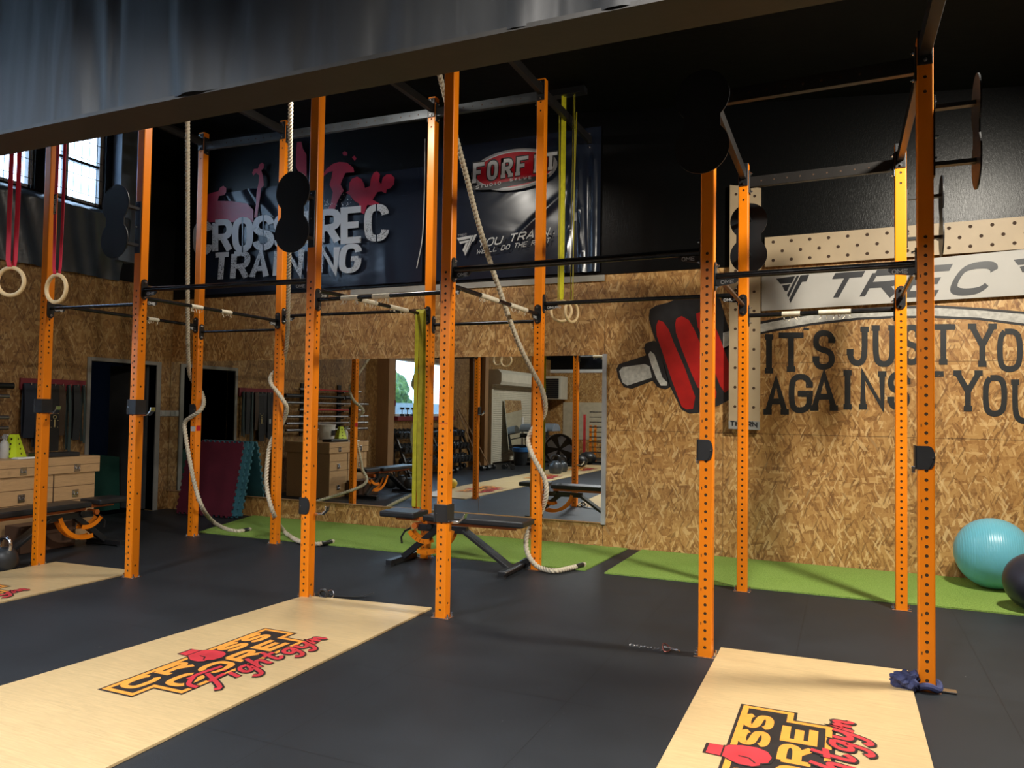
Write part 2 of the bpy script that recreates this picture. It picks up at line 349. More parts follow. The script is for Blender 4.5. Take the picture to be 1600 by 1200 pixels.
# stroke lettering ------------------------------------------------------
GL = {
'A': [[(0,0),(.5,1),(1,0)],[(.18,.33),(.82,.33)]], 'B': [[(0,0),(0,1)],[(0,1),(.75,1),(.95,.85),(.95,.65),(.75,.52),(0,.52)],[(.75,.52),(1,.38),(1,.15),(.8,0),(0,0)]],
'C': [[(1,.75),(.95,.88),(.75,1),(.25,1),(0,.82),(0,.18),(.25,0),(.75,0),(.95,.12),(1,.25)]], 'D': [[(0,0),(0,1)],[(0,1),(.7,1),(1,.8),(1,.2),(.7,0),(0,0)]],
'E': [[(1,1),(0,1),(0,0),(1,0)],[(0,.5),(.85,.5)]], 'F': [[(1,1),(0,1),(0,0)],[(0,.52),(.85,.52)]],
'G': [[(1,.75),(.95,.88),(.75,1),(.25,1),(0,.82),(0,.18),(.25,0),(.75,0),(1,.18),(1,.48)],[(1,.48),(.55,.48)]], 'H': [[(0,0),(0,1)],[(1,0),(1,1)],[(0,.5),(1,.5)]],
'I': [[(.5,0),(.5,1)]], 'J': [[(.85,1),(.85,.2),(.65,0),(.25,0),(.05,.2),(.05,.32)]], 'L': [[(0,1),(0,0),(1,0)]], 'M': [[(0,0),(0,1),(.5,.35),(1,1),(1,0)]],
'N': [[(0,0),(0,1),(1,0),(1,1)]], 'O': [[(.25,1),(.75,1),(1,.82),(1,.18),(.75,0),(.25,0),(0,.18),(0,.82),(.25,1)]], 'P': [[(0,0),(0,1)],[(0,1),(.8,1),(1,.85),(1,.6),(.8,.45),(0,.45)]],
'R': [[(0,0),(0,1)],[(0,1),(.78,1),(1,.86),(1,.62),(.78,.48),(0,.48)],[(.5,.48),(1,0)]], 'S': [[(1,.78),(.95,.9),(.75,1),(.25,1),(0,.86),(0,.66),(.2,.54),(.8,.46),(1,.34),(1,.14),(.75,0),(.25,0),(.05,.1),(0,.22)]],
'T': [[(0,1),(1,1)],[(.5,1),(.5,0)]], 'U': [[(0,1),(0,.18),(.25,0),(.75,0),(1,.18),(1,1)]], 'W': [[(0,1),(.25,0),(.5,.7),(.75,0),(1,1)]], 'Y': [[(0,1),(.5,.48),(1,1)],[(.5,.48),(.5,0)]],
'Z': [[(0,1),(1,1),(0,0),(1,0)]], '4': [[(.75,0),(.75,1),(0,.3),(1,.3)]], "'": [[(.3,1),(.2,.72)]], '.': [[(.0,0),(.0,.12)]], ' ': [],
'i': [[(.3,0),(.4,.55)],[(.45,.78),(.47,.86)]], 'g': [[(.9,.55),(.4,.6),(.1,.35),(.25,.05),(.7,.1),(.95,.55),(.8,-.35),(.35,-.5),(.1,-.3)]], 'h': [[(.0,0),(.35,1.0)],[(.1,.3),(.5,.58),(.8,.5),(.75,.05),(1.0,.05)]],
't': [[(.45,1.0),(.3,.1),(.6,0),(.9,.2)],[(.0,.62),(.95,.66)]], 'y': [[(.1,.58),(.15,.15),(.5,.05),(.9,.3)],[(.95,.58),(.75,-.3),(.35,-.5),(.1,-.3)]], 'm': [[(.0,0),(.12,.55),(.1,.3),(.35,.58),(.45,.05)],[(.42,.35),(.7,.58),(.8,.1),(1,.05)]],
'f': [[(.0,.05),(.2,-.05),(.55,.9)],[(-.05,1.0),(.4,1.05),(1.15,.95)],[(.25,.5),(.85,.55)],[(.15,1.0),(-.3,.75),(-.2,.45)]]}
def chaikin(pl, it=2):
    for _ in range(it):
        cl = (Vector(pl[0])-Vector(pl[-1])).length < 1e-6
        out = [] if cl else [pl[0]]
        for i in range(len(pl)-1):
            a, b = pl[i], pl[i+1]
            if cl or i > 0: out.append((a[0]*.75+b[0]*.25, a[1]*.75+b[1]*.25))
            if cl or i < len(pl)-2: out.append((a[0]*.25+b[0]*.75, a[1]*.25+b[1]*.75))
        out.append(out[0] if cl else pl[-1]); pl = out
    return pl
def stroke_quads(pl, sw):
    P = [Vector(p) for p in pl]; n = len(P); closed = (P[0]-P[-1]).length < 1e-6 and n > 2; L = []; R = []
    for i in range(n):
        a = P[i-1] if i else (P[-2] if closed else None); c = P[i+1] if i < n-1 else (P[1] if closed else None)
        d1 = (P[i]-a).normalized() if a is not None else None; d2 = (c-P[i]).normalized() if c is not None else None
        if d1 is None: d1 = d2
        if d2 is None: d2 = d1
        n1 = Vector((-d1.y, d1.x)); n2 = Vector((-d2.y, d2.x)); mm = n1+n2
        if mm.length < .3: mm = n1
        mm.normalize(); k = sw/2/max(.45, mm.dot(n1)); e = Vector((0, 0))
        L.append(P[i]+mm*k); R.append(P[i]-mm*k)
    return [(L[i], R[i], R[i+1], L[i+1]) for i in range(n-1)]
def text_polys(s, h, w, gap, sw, serif=0, widths=None, jit=0):
    out = []; x = 0; rnd = random.Random(3)
    for ch in s:
        ww = w*({'I': .5 if not serif else .8, "'": .3, '.': .25, ' ': .55, 'M': 1.15, 'W': 1.3, 'i': .5, 'f': 1.2, 'm': 1.2}.get(ch, 1)) 
        for pl in GL[ch]:
            q = [(x+a*ww, b*h+(rnd.uniform(-jit, jit))) for a, b in pl]
            if ch in 'BCDGJOPRSUightymf' and len(q) > 2: q = chaikin(q)
            out += stroke_quads(q, sw)
            if serif:
                for (a, b) in (pl[0], pl[-1]):
                    if pl[0] == pl[-1]: continue
                    if b < .05 or b > .95:
                        cx = x+a*ww; cy = b*h; out += stroke_quads([(cx-serif, cy), (cx+serif, cy)], sw*.95)
                    elif ch in 'CGSJ': out += stroke_quads([(x+a*ww, b*h-serif*.6), (x+a*ww, b*h+serif*.8)], sw*1.2)
        x += ww+gap
    return out, x-gap
def text_obj(name, polys, mapf, th, mat, parent):
    b = MB()
    for i, q in enumerate(polys):
        o_ = Vector(th)*(.16*(i % 6)); p3 = [mapf(p.x, p.y)+o_ for p in q]; b.prism(p3, th)
    return b.build(name, mat, parent, world=True)
def quadmap(bl, br, tl, tr, L, h):   # bilinear over a quad of 3d points
    bl, br, tl, tr = map(Vector, (bl, br, tl, tr))
    return lambda u, v: (bl*(1-u/L)+br*(u/L))*(1-v/h)+(tl*(1-u/L)+tr*(u/L))*(v/h)
def on_wall(pxs, y): return [gy(a, b, y) for a, b in pxs]

# =============== ROOM ===============
ZC = lambda x: 4.68-(x+2.0)*.085          # sloping roof underside
def wall_holes(name, mat, axis, at, th, u0, u1, z0, z1, holes, z1b=None):
    us = sorted({u0, u1, *[h[0] for h in holes], *[h[1] for h in holes]}); zs = sorted({z0, z1, *[h[2] for h in holes], *[h[3] for h in holes]}); b = MB()
    for i in range(len(us)-1):
        for j in range(len(zs)-1):
            cu, cz = (us[i]+us[i+1])/2, (zs[j]+zs[j+1])/2
            if any(h[0] < cu < h[1] and h[2] < cz < h[3] for h in holes): continue
            if axis == 'x': b.box((min(at, at+th), us[i], zs[j]), (max(at, at+th), us[i+1], zs[j+1]))
            else: b.box((us[i], min(at, at+th), zs[j]), (us[i+1], max(at, at+th), zs[j+1]))
    o = b.build(name, mat); struct(o); return o
XR, YF = 3.4, -7.2
b = MB(); b.box((XL-.2, YF-.2, -.1), (XR+.2, YB+.2, 0)); struct(b.build('floor', FLOORM))
wb = MB(); wb.box((XL, YB, 0), (XR+.2, YB+.15, 2.93)); wall_back = struct(wb.build('wall_back', OSB))
b = MB(); b.box((XL-.2, YB-.012, 2.93), (XR+.2, YB+.15, 5.6)); up = b.build('wall_back_upper', BBOARD); struct(up)
DW = (6.66, 7.66, 0, 1.99)                 # door opening in the left wall
WL = (-.45, 2.02, 1.28, 2.52)
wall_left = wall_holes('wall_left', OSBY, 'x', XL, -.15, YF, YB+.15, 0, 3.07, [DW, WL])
HW = [(3.35, 5.86, 3.95, 5.05), (5.98, 6.78, 3.95, 5.05), (-3.2, -.8, 3.95, 5.05), (-.4, 2.2, 3.95, 5.05)]
wlu = wall_holes('wall_left_upper', BBOARD, 'x', XL, -.15, YF, YB+.15, 3.07, 5.6, HW)
wall_front = wall_holes('wall_front', OSB, 'y', YF, -.15, XL-.15, XR+.15, 0, 2.75, []); 
wall_holes('wall_front_upper', BBOARD, 'y', YF, -.15, XL-.15, XR+.15, 2.75, 5.6, [])
wall_holes('wall_right', OSBY, 'x', XR, .15, YF, YB+.15, 0, 3.0, []); wall_holes('wall_right_upper', BBOARD, 'x', XR, .15, YF, YB+.15, 3.0, 5.6, [])
b = MB(); x0, x1 = XL-.2, XR+.2
b.add([(x0, YF-.2, ZC(x0)), (x1, YF-.2, ZC(x1)), (x1, YB+.2, ZC(x1)), (x0, YB+.2, ZC(x0)), (x0, YF-.2, ZC(x0)+.1), (x1, YF-.2, ZC(x1)+.1), (x1, YB+.2, ZC(x1)+.1), (x0, YB+.2, ZC(x0)+.1)],
      [(0,3,2,1),(4,5,6,7),(0,1,5,4),(1,2,6,5),(2,3,7,6),(3,0,4,7)]); struct(b.build('ceiling', CEILM))
# panel joints on the back wall
b = MB()
xs = gy(945, 500, YB).x
for x, z0, z1 in ((xs, 0, 2.93), (xs+1.25, 0, 2.93), (xs+2.5, 0, 2.93), (xs-1.3, 2.07, 2.93), (xs-3.1, 2.07, 2.93), (xs-5.0, 2.07, 2.93)): b.box((x-.0015, YB-.0012, z0), (x+.0015, YB+.001, z1))
for z in (1.95, 1.25): b.box((xs, YB-.0012, z-.0015), (XR, YB+.001, z+.0015))
b.build('panel_joints', LINE, wall_back)
b = MB(); b.box((gy(680, 450, YB).x-1.2, YB-.02, 2.86), (gy(945, 432, YB).x, YB, 2.925)); struct(b.build('trim_1', simple('pale_strip', (.36, .34, .30), .6)))
# trim: black leaning board edge where the upper wall begins
# windows high in the left wall
def window(name, y0, y1, z0, z1, mull=(), bars=True):
    fr = MB(); t = .05
    for a, c in (((y0, z0), (y1, z0+t)), ((y0, z1-t), (y1, z1)), ((y0, z0), (y0+t, z1)), ((y1-t, z0), (y1, z1))): fr.box((XL-.12, a[0], a[1]), (XL-.05, c[0], c[1]))
    for y in mull: fr.box((XL-.12, y-.025, z0), (XL-.05, y+.025, z1))
    o = fr.build(name, GREYFR if bars else WHITE); struct(o)
    g = MB(); g.box((XL-.1, y0+.02, z0+.02), (XL-.092, y1-.02, z1-.02)); g.build('window_glass', GLASS, o)
    if bars:
        g = MB(); y = y0+.06
        while y < y1: g.cyl((XL-.02, y, z0-.02), (XL-.02, y, z1), .004, 6); y += .105
        z = z0+.12
        while z < z1: g.cyl((XL-.02, y0, z), (XL-.02, y1, z), .004, 6); z += .22
        g.build('window_bars', BLK, o)
        g = MB(); g.box((XL-.12, y0, z0+.50), (XL-.06, y1, z0+.535)); g.build('window_rail', BLKGREY, o)
    return o
for i, (a, c, d, e) in enumerate(HW): window('window_%d' % (i+1), a, c, d, e, mull=[(a+c)/2] if c-a > 1 else [a+.3])
w5 = window('window_5', WL[0], WL[1], WL[2], WL[3], mull=[.78], bars=False)
b = MB(); b.box((XL-.03, WL[0]-.05, WL[2]-.09), (XL+.10, WL[1]+.05, WL[2])); b.build('window_sill', REDPAINT, w5)
# dark reveals beside the high window
b = MB(); b.box((XL, 6.88, 3.3), (XL+.16, 7.12, 5.2)); struct(b.build('trim_2', simple('blue_grey_post', (.12, .15, .2), .45)))
# outside, seen through the low window
b = MB(); b.box((-13.1, -16, -.2), (-13.0, 9, 1.62)); fo = b.build('garden_wall', simple('grey_wall', (.12, .15, .17), .9)); tag(fo, 'grey boundary wall outside the low window', 'wall')
def bush(x, y, z, r, label):
    bm = bmesh.new(); bmesh.ops.create_icosphere(bm, subdivisions=4, radius=r)
    rr = random.Random(int(x*10+y*7))
    for v in bm.verts: v.co *= 1+rr.uniform(-.12, .12); v.co.z *= 1.3
    me = bpy.data.meshes.new('shrub'); bm.to_mesh(me); bm.free(); me.materials.append(MATS['leaf'])
    o = bpy.data.objects.new('shrub', me); C.objects.link(o); o.location = (x, y, z); tag(o, label, 'shrub')
bush(-14.6, -6.3, 1.5, 1.05, 'green leafy shrub outside the low window, above the grey wall'); 
# door frame + dark opening room behind
fr = MB(); y0, y1, _, z1 = DW
for lo, hi in (((XL-.15, y0-.05, 0), (XL+.02, y0, z1+.05)), ((XL-.15, y1, 0), (XL+.02, y1+.07, z1+.05)), ((XL-.15, y0, z1), (XL+.02, y1, z1+.05))): fr.box(lo, hi)
d1 = struct(fr.build('door_1', simple('door_frame_grey', (.23, .22, .20), .5), bevel=.004))
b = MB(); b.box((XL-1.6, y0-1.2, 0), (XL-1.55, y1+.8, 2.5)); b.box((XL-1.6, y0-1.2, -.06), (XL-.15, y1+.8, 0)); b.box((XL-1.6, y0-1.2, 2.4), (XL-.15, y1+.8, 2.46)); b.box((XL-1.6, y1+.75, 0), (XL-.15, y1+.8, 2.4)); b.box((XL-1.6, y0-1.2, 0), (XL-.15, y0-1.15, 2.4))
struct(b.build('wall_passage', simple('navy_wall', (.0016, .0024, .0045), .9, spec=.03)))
b = MB(); b.beam((XL-.12, y1-.03, 1.0), (XL-.75, y1-.10, 1.0), .04, 1.96); b.build('door_leaf', simple('dark_grey_door', (.06, .062, .065), .45), d1)
xm = XL-.45; ya_, yb__ = gx(146, 760, xm).y, gx(188, 760, xm).y
b = MB(); b.prism([(xm, ya_, .01), (xm, yb__, .01), (xm-.04, yb__, .72), (xm-.04, ya_, .78)], (-.03, 0, 0))
tag(b.build('exercise_mat', simple('dark_green_mat', (.004, .06, .045), .6)), 'dark green mat standing upright inside the dark doorway', 'mat')
# switches beside the corner
sw = thing('light_switch', 'pair of pale grey wall switches beside the dark doorway', 'switch', (XL, 7.82, 1.33))
for k, y in enumerate((-.042, .042)):
    b = MB(); b.box((0, y-.04, -.04), (.012, y+.04, .04)); p = b.build('switch_plate', simple('switch_grey', (.36, .36, .34), .45), sw, bevel=.004)
    b = MB(); b.box((.012, y-.022, -.026), (.019, y+.022, .026)); b.build('rocker', simple('switch_grey', (.36, .36, .34), .45), p)

# tarpaulin covered beam crossing the room
tb = thing('tarpaulin_beam', 'deep ceiling beam wrapped in creased black tarpaulin, across the top left', 'beam', (0, 2.9, 3.0))
def foldsheet(y, thick, z0, z1, xa, xb, nx=240, nz=36):
    b = MB(); seams = (-3.55, -2.28, -.6, .9)
    def yy(x, z):
        f = 0; t = (z-z0)/(z1-z0)
        for i in range(16):
            c = xa+(xb-xa)*((i*.618) % 1); wd = .05+.05*((i*.37) % 1); lean = (.35 if i % 2 else -.3)*t
            f += (.030*math.exp(-((x-c-lean)/wd)**2))*math.exp(-t*(1.5+i % 3))*(1 if i % 3 else -1)
        for i in range(9):
            c = xa+(xb-xa)*((i*.381+.1) % 1); f += .035*math.exp(-((x-c)/.28)**2)*math.sin(3*t+i)*(.4+t)
        for sx in seams: f -= .03*math.exp(-((x-sx)/.02)**2)
        return y-f
    vs = [(xa+(xb-xa)*i/nx, yy(xa+(xb-xa)*i/nx, z0+(z1-z0)*j/nz), z0+(z1-z0)*j/nz) for j in range(nz+1) for i in range(nx+1)]
    fs = [(j*(nx+1)+i, j*(nx+1)+i+1, (j+1)*(nx+1)+i+1, (j+1)*(nx+1)+i) for j in range(nz) for i in range(nx)]
    return b.add(vs, fs)
foldsheet(2.80, 0, 3.0, 5.4, XL, XR).build('front_sheet', TARP, tb, smooth=True, world=True, ang=80)
b = MB(); b.box((XL, 2.86, 3.02), (XR, 3.02, 5.4)); b.build('beam_core', CEILM, tb, world=True)
b = MB(); b.box((XL, 2.79, 2.992), (XR, 3.04, 3.012)); b.build('bottom_sheet', simple('brown_black_film', (.035, .033, .031), .5, bump=.2, bs=25), tb, world=True)
b = MB(); b.box((XL, 3.02, 3.0), (XR, 3.04, 5.4)); b.build('rear_sheet', CEILM, tb, world=True)
# loose sheeting on the left wall under the high windows
b = MB(); nx, nz = 120, 26; ya, yb2, za, zb = 1.2, 7.0, 3.05, 3.93
vs = []
for j in range(nz+1):
    for i in range(nx+1):
        y = ya+(yb2-ya)*i/nx; t = j/nz; z = za+(zb-za)*t
        off = .05+.22*t**1.5*(.6+.4*math.sin(y*2.1))+.03*math.sin(y*9+t*3)+.02*math.sin(y*23+t*7)
        vs.append((XL+off*(1 if t < .9 else (1-t)*10), y, z))
b.add(vs, [(j*(nx+1)+i, j*(nx+1)+i+1, (j+1)*(nx+1)+i+1, (j+1)*(nx+1)+i) for j in range(nz) for i in range(nx)])
tag(b.build('wall_sheeting', simple('shiny_black_sheeting', (.035, .045, .06), .33, bump=.5, bs=14), smooth=True), 'rumpled shiny dark sheeting hanging below the barred windows', 'sheeting')

# =============== FLOOR COVERINGS ===============
g = [gz(*q) for q in ((283, 834), (375, 810))]
b = MB(); b.prism([(-6.75, 6.60, 0), (-2.16, 6.66, 0), (-2.10, YB-.01, 0), (-7.15, YB-.01, 0)], (0, 0, .012))
tag(b.build('artificial_turf', TURF), 'long green turf strip along the mirror wall, left of the black gap', 'turf')
b = MB(); b.prism([(-1.97, 6.63, 0), (3.2, 6.68, 0), (3.2, YB-.01, 0), (-1.95, YB-.01, 0)], (0, 0, .012))
tag(b.build('artificial_turf', TURF), 'green turf strip under the exercise balls, right of the black gap', 'turf')
def logo(parent, fy, fx, z, hide=False):
    """fy: world Y of logo start, fx: world X of logo baseline; text runs along +Y, top towards -X"""
    mp = lambda u, v, dz=0: Vector((fx-v, fy+u, z+dz))
    def poly(pts, name, mat, dz, th=.0008):
        b = MB(); b.prism([mp(u, v, dz) for u, v in pts], (0, 0, th)); b.build(name, mat, parent, world=True)
    out = [(0, .02), (.03, 0), (.10, -.0), (.13, .0), (.13, -.16), (.16, -.19), (1.09, -.19), (1.10, -.16), (1.10, -.02), (1.19, -.02), (1.2, 0), (1.2, .20), (1.17, .23), (.03, .23), (0, .20)]
    def inset(d):
        return [(0+d, d), (.13+d, d), (.13+d, -.19+d), (1.1-d, -.19+d), (1.1-d, -.02+d), (1.2-d, -.02+d), (1.2-d, .23-d), (d, .23-d)]
    def ring(d0, d1, name, mat, dz):
        A, B = inset(d0), inset(d1); b = MB()
        for i in range(8):
            j = (i+1) % 8; b.prism([mp(*A[i], dz), mp(*A[j], dz), mp(*B[j], dz), mp(*B[i], dz)], (0, 0, .0008))
        b.build(name, mat, parent, world=True)
    poly(inset(-.006), 'logo_backing', DECK, 0)
    ring(.008, .036, 'logo_border', DECO, .0009)
    b = MB()
    def put(s, u0, v0, h, w, gap, sw, widths=None):
        for i, q in enumerate(text_polys(s, h, w, gap, sw)[0]): b.prism([mp(u0+p.x, v0+p.y, .0010+.00012*(i % 5)) for p in q], (0, 0, .0008))
    put('CR', .085, .085, .10, .16, .065, .036); put('SS', .75, .085, .10, .135, .06, .036)
    b.build('logo_lettering', DECO, parent, world=True); b = MB()
    put('CORE', .21, -.105, .115, .155, .062, .038)
    b.build('logo_lettering', DECO, parent, world=True)
    gl = [(.575, .305), (.67, .305), (.675, .235), (.69, .225), (.712, .17), (.715, .11), (.69, .065), (.64, .045), (.585, .055), (.565, .085), (.545, .085), (.525, .11), (.525, .165), (.545, .20), (.565, .225), (.57, .235)]
    cx, cy = .62, .17
    poly([(cx+(u-cx)*1.07, cy+(v-cy)*1.1) for u, v in gl], 'glove_outline', DECK, .0020)
    poly(gl, 'glove', DECR, .0029)
    poly([(.566, .238), (.679, .238), (.679, .245), (.566, .245)], 'cuff_line', DECK, .0038); poly([(.56, .10), (.60, .13), (.605, .175), (.598, .175), (.592, .134), (.556, .106)], 'thumb_line', DECK, .0038)
    b2, b3 = MB(), MB()
    def script(s, u0, v0, h, w, gap):
        for bb, sw, dz in ((b3, .050, .0030), (b2, .028, .0040)):
            for i, q in enumerate(text_polys(s, h, w, gap, sw)[0]):
                bb.prism([mp(u0+p.x+.25*p.y, v0+p.y, dz+.00012*(i % 5)) for p in q], (0, 0, .0008))
    script('f', .24, -.30, .24, .16, .02); script('ight', .42, -.27, .17, .095, .018); script('gym', .83, -.27, .15, .10, .02)
    b3.build('script_outline', DECK, parent, world=True); b2.build('script_lettering', DECR, parent, world=True)  # wider black print outlining the red script
def platform(corners, label, logos):
    t = thing('lifting_platform', label, 'platform', (corners[0][0], corners[0][1], 0), group='birch plywood lifting platforms')
    b = MB(); b.prism([(x, y, 0) for x, y in corners], (0, 0, .014)); b.build('platform_board', PLY, t, world=True, bevel=.002)
    for fy, fx in logos: logo(t, fy, fx, .0142)
    return t
platform([(-3.775, 4.76), (-2.74, 4.88), (-2.65, .9), (-4.05, .8)], 'pale plywood platform with gym logo, between the two middle front posts', [])
# (logo added with the exact traced placement)
P1 = [o for o in bpy.data.objects if o.name == 'lifting_platform'][0]
logo(P1, 2.74, -3.21, .0142)
P2 = platform([(-.70, 4.86), (.325, 4.90), (.34, 2.2), (-.70, 2.0)], 'pale plywood platform with gym logo, in the right foreground', [(2.76, -.235)])
platform([(-6.56, 4.74), (-5.60, 4.80), (-5.55, 1.9), (-6.62, 1.9)], 'plywood platform at the left, between the two leftmost front posts', [(2.75, -6.0)])
platform([(-6.62, 1.89), (-5.55, 1.89), (-5.5, -.95), (-6.62, -.95)], 'second plywood platform of the left row, seen in the mirror', [(-.3, -6.0)])
platform([(-6.62, -.96), (-5.5, -.96), (-5.5, -3.8), (-6.62, -3.8)], 'farthest plywood platform of the left row, seen in the mirror', [(-2.9, -6.0)])

# =============== RIG ===============
POST = dict(A=(-6.60, 4.60, 4.50), B=(-5.49, 4.645, 4.50), C=(-6.64, 6.40, 4.52), D=(-5.53, 6.45, 4.52), E=(-3.76, 4.755, 4.50), F=(-3.73, 6.50, 4.52),
            G=(-2.57, 4.73, 4.50), H=(-2.58, 6.51, 4.52), I=(-.762, 4.69, 3.50), J=(-.77, 6.515, 3.51), K=(.385, 6.45, 3.50), L=(.395, 4.64, 3.51))
W = .080
rig = thing('pull_up_rig', 'tall orange perforated steel rig of twelve posts with black pull-up bars', 'rig', (-2.6, 5.6, 0))
def upright_mesh(h, zf, zs, slots):
    b = MB(); hw = W/2; c = .007; R = .0093; n = 12
    def side(axis, sgn, zl):
        def mp(u, z, d=0):
            q = hw-d
            return {('y', -1): (u, -q, z), ('y', 1): (-u, q, z), ('x', 1): (q, u, z), ('x', -1): (-q, -u, z)}[(axis, sgn)]
        e = hw-c; z = 0; S = .05
        def quad(z0, z1): b.add([mp(-e, z0), mp(e, z0), mp(e, z1), mp(-e, z1)], [(0, 1, 2, 3)])
        for hz in zl:
            z0, z1 = hz-S/2+.0001, hz+S/2-.0001
            if z0 > z+.0005: quad(z, z0)
            base = []; 
            for k in range(n):
                t = 2*PI*(k+.5)/n; ct, st = math.cos(t), math.sin(t); m_ = min(e/abs(ct), (S/2)/abs(st)); base.append((m_*ct, m_*st, R*ct, R*st))
            # snap outer ring to include corners
            outer = [(-e, -S/2), (0, -S/2), (e, -S/2), (e, 0), (e, S/2), (0, S/2), (-e, S/2), (-e, 0)]
            inner = [(R*math.cos(a), R*math.sin(a)) for a in [math.radians(x) for x in (225, 270, 315, 0, 45, 90, 135, 180)]]
            mid = [(R*math.cos(a), R*math.sin(a)) for a in [math.radians(x+22.5) for x in (225, 270, 315, 0, 45, 90, 135, 180)]]
            vs = []
            for (ou, oz), (iu, iz), (mu, mz) in zip(outer, inner, mid): vs += [mp(ou, hz+oz), mp(iu, hz+iz), mp(mu, hz+mz), mp(iu, hz+iz, .003), mp(mu, hz+mz, .003)]
            fs = []
            for k in range(8):
                a = 5*k; d = 5*((k+1) % 8); fs += [(a, d, d+1, a+2, a+1)]; fs += [(a+1, a+2, a+4, a+3), (a+2, d+1, d+3, a+4)]
            b.add(vs, fs); z = z1
        quad(z, h)
    side('y', -1, zf); side('y', 1, zf); side('x', 1, zs); side('x', -1, zs)
    for sx in (-1, 1):
        for sy in (-1, 1):
            pts = [(sx*(hw-c), sy*hw), (sx*(hw-c*.3), sy*(hw-c*.3)), (sx*hw, sy*(hw-c))]
            for i in range(2): b.add([(pts[i][0], pts[i][1], 0), (pts[i+1][0], pts[i+1][1], 0), (pts[i+1][0], pts[i+1][1], h), (pts[i][0], pts[i][1], h)], [(0, 1, 2, 3)])
    b.add([(-hw, -hw, h), (hw, -hw, h), (hw, hw, h), (-hw, hw, h)], [(0, 1, 2, 3)])
    b.cm = 1
    q = hw-.0045; b.box((-q, -q, .002), (q, q, h-.002))  # solid core added inside the post; its dark colour is the shade in the holes
    for z in slots: b.box((-.026, -hw-.0006, z-.008), (-.021, -hw+.001, z+.008))
    return b
meshes = {}
def bolts(parent, pts, ax, r=.011):
    for p in pts:
        b = MB(); d = Vector(ax).normalized(); b.cyl(Vector(p)-d*.006, Vector(p)+d*.008, r, 6); b.cyl(Vector(p)+d*.008, Vector(p)+d*.018, r*.55, 8)
        b.build('bolt', CHROME, parent, world=True)
for k, (x, y, h) in POST.items():
    front = k in 'ABEGIL'; short = k in 'IJKL'
    zf = [.06+.05*i for i in range(48 if front else 44)] + ([h-.30, h-.22] if not (front and not short) else [])
    zf = [z for z in zf if z < h-.1]
    zs = [.10+.30*i for i in range(6)] + [1.9+.05*i for i in range(10)]
    key = (front, short)
    if key not in meshes:
        o = upright_mesh(h, zf, zs, [.20+.2*i for i in range(11)] if front else []).build('upright', [ORANGE, LINE], rig); meshes[key] = o
    else:
        src = meshes[key]; o = src.copy(); C.objects.link(o)
    o.parent = rig; o.location = Vector((x, y, 0))-Vector(rig.location)
    b = MB(); b.box((-.066, -.047, 0), (.066, .047, .005)); b.build('base_plate', simple('scuffed_plate', (.25, .12, .06), .5, .3, .4, 40) if k not in 'E' else BLK, o, bevel=.002)
    for sx in (-.055, .055):
        for sy in (-.03, .03): b = MB(); b.cyl((sx, sy, .005), (sx, sy, .016), .012, 6); b.cyl((sx, sy, .016), (sx, sy, .034), .006, 8); b.build('anchor_bolt', CHROME, o)
PX = lambda k: Vector((POST[k][0], POST[k][1], 0))
def pullbar(a, c, z, r=.016, tapes=(), gus=True, zc=None, mat=BARM, txt='OME'):
    A, B_ = PX(a), PX(c); d = (B_-A).normalized(); zc = z if zc is None else zc
    p0 = A+d*(W/2+.008)+Vector((0, 0, z)); p1 = B_-d*(W/2+.008)+Vector((0, 0, zc)); b = MB(); b.cyl(p0, p1, r, 14); o = b.build('pull_up_bar', mat, rig, world=True, smooth=True)
    s = d.cross(Vector((0, 0, 1)))
    for p, e in ((p0, d), (p1, -d)):
        b = MB(); base = p-e*.008; pts = []
        for t in range(9): an = PI*t/8; pts.append(base+s*.033*math.cos(an)+Vector((0, 0, .055+.033*math.sin(an))))
        for t in range(9): an = PI+PI*t/8; pts.append(base+s*.033*math.cos(an)+Vector((0, 0, -.055+.033*math.sin(an))))
        b.prism(pts, e*.008); b.build('end_plate', BLK, o, world=True)
        bolts(o, [p+Vector((0, 0, .062)), p-Vector((0, 0, .062))], e)
        if gus:
            L = .13; b = MB(); q = [p+Vector((0, 0, -r*.6)), p+e*L+Vector((0, 0, -r*.6)), p+e*L+Vector((0, 0, -.035)), p+e*(L-.02)+Vector((0, 0, -.05)), p+Vector((0, 0, -.065))]
            b.prism([v-s*.003 for v in q], s*.006); gsr = b.build('gusset', BLK, o, world=True)
            pol, LL = text_polys(txt, .020, .019, .008, .0045)
            nrm = s if s.y < -.5 or (abs(s.y) < .5 and s.x > 0) else -s
            ee = e if ee_ok(e, nrm) else -e
            st = (p+e*.03) if ee == e else (p+e*(L-.02))
            text_obj('gusset_lettering', pol, lambda u, v: st+ee*u+Vector((0, 0, -.048+v))+nrm*.0035, nrm*.0006, PRINTW, o)
    for f0, f1 in tapes:
        b = MB(); b.cyl(p0.lerp(p1, f0), p0.lerp(p1, f1), r+.003, 14); b.build('grip_tape', TAPE, o, world=True, smooth=True)
        rr = random.Random(int(f0*100)); b = MB()
        for k in range(7):
            q = p0.lerp(p1, f0+(f1-f0)*rr.random()); b.strip([q+Vector((0, 0, -r)), q+Vector((rr.uniform(-.01, .01), rr.uniform(-.01, .01), -r-.02)), q+Vector((rr.uniform(-.02, .02), rr.uniform(-.02, .02), -r-rr.uniform(.02, .04)))], d, .006, .001)
        b.build('frayed_tape', TAPE, o, world=True)
    return o
def ee_ok(e, nrm): return e.cross(Vector((0, 0, 1))).dot(nrm) > 0
pullbar('A', 'B', 2.30, .014, gus=False); pullbar('B', 'E', 2.425, .021); pullbar('E', 'G', 2.275, .016, ((.20, .34), (.46, .60)), gus=False)
pullbar('G', 'I', 2.43, .023); pullbar('I', 'L', 2.275, .019, gus=True)
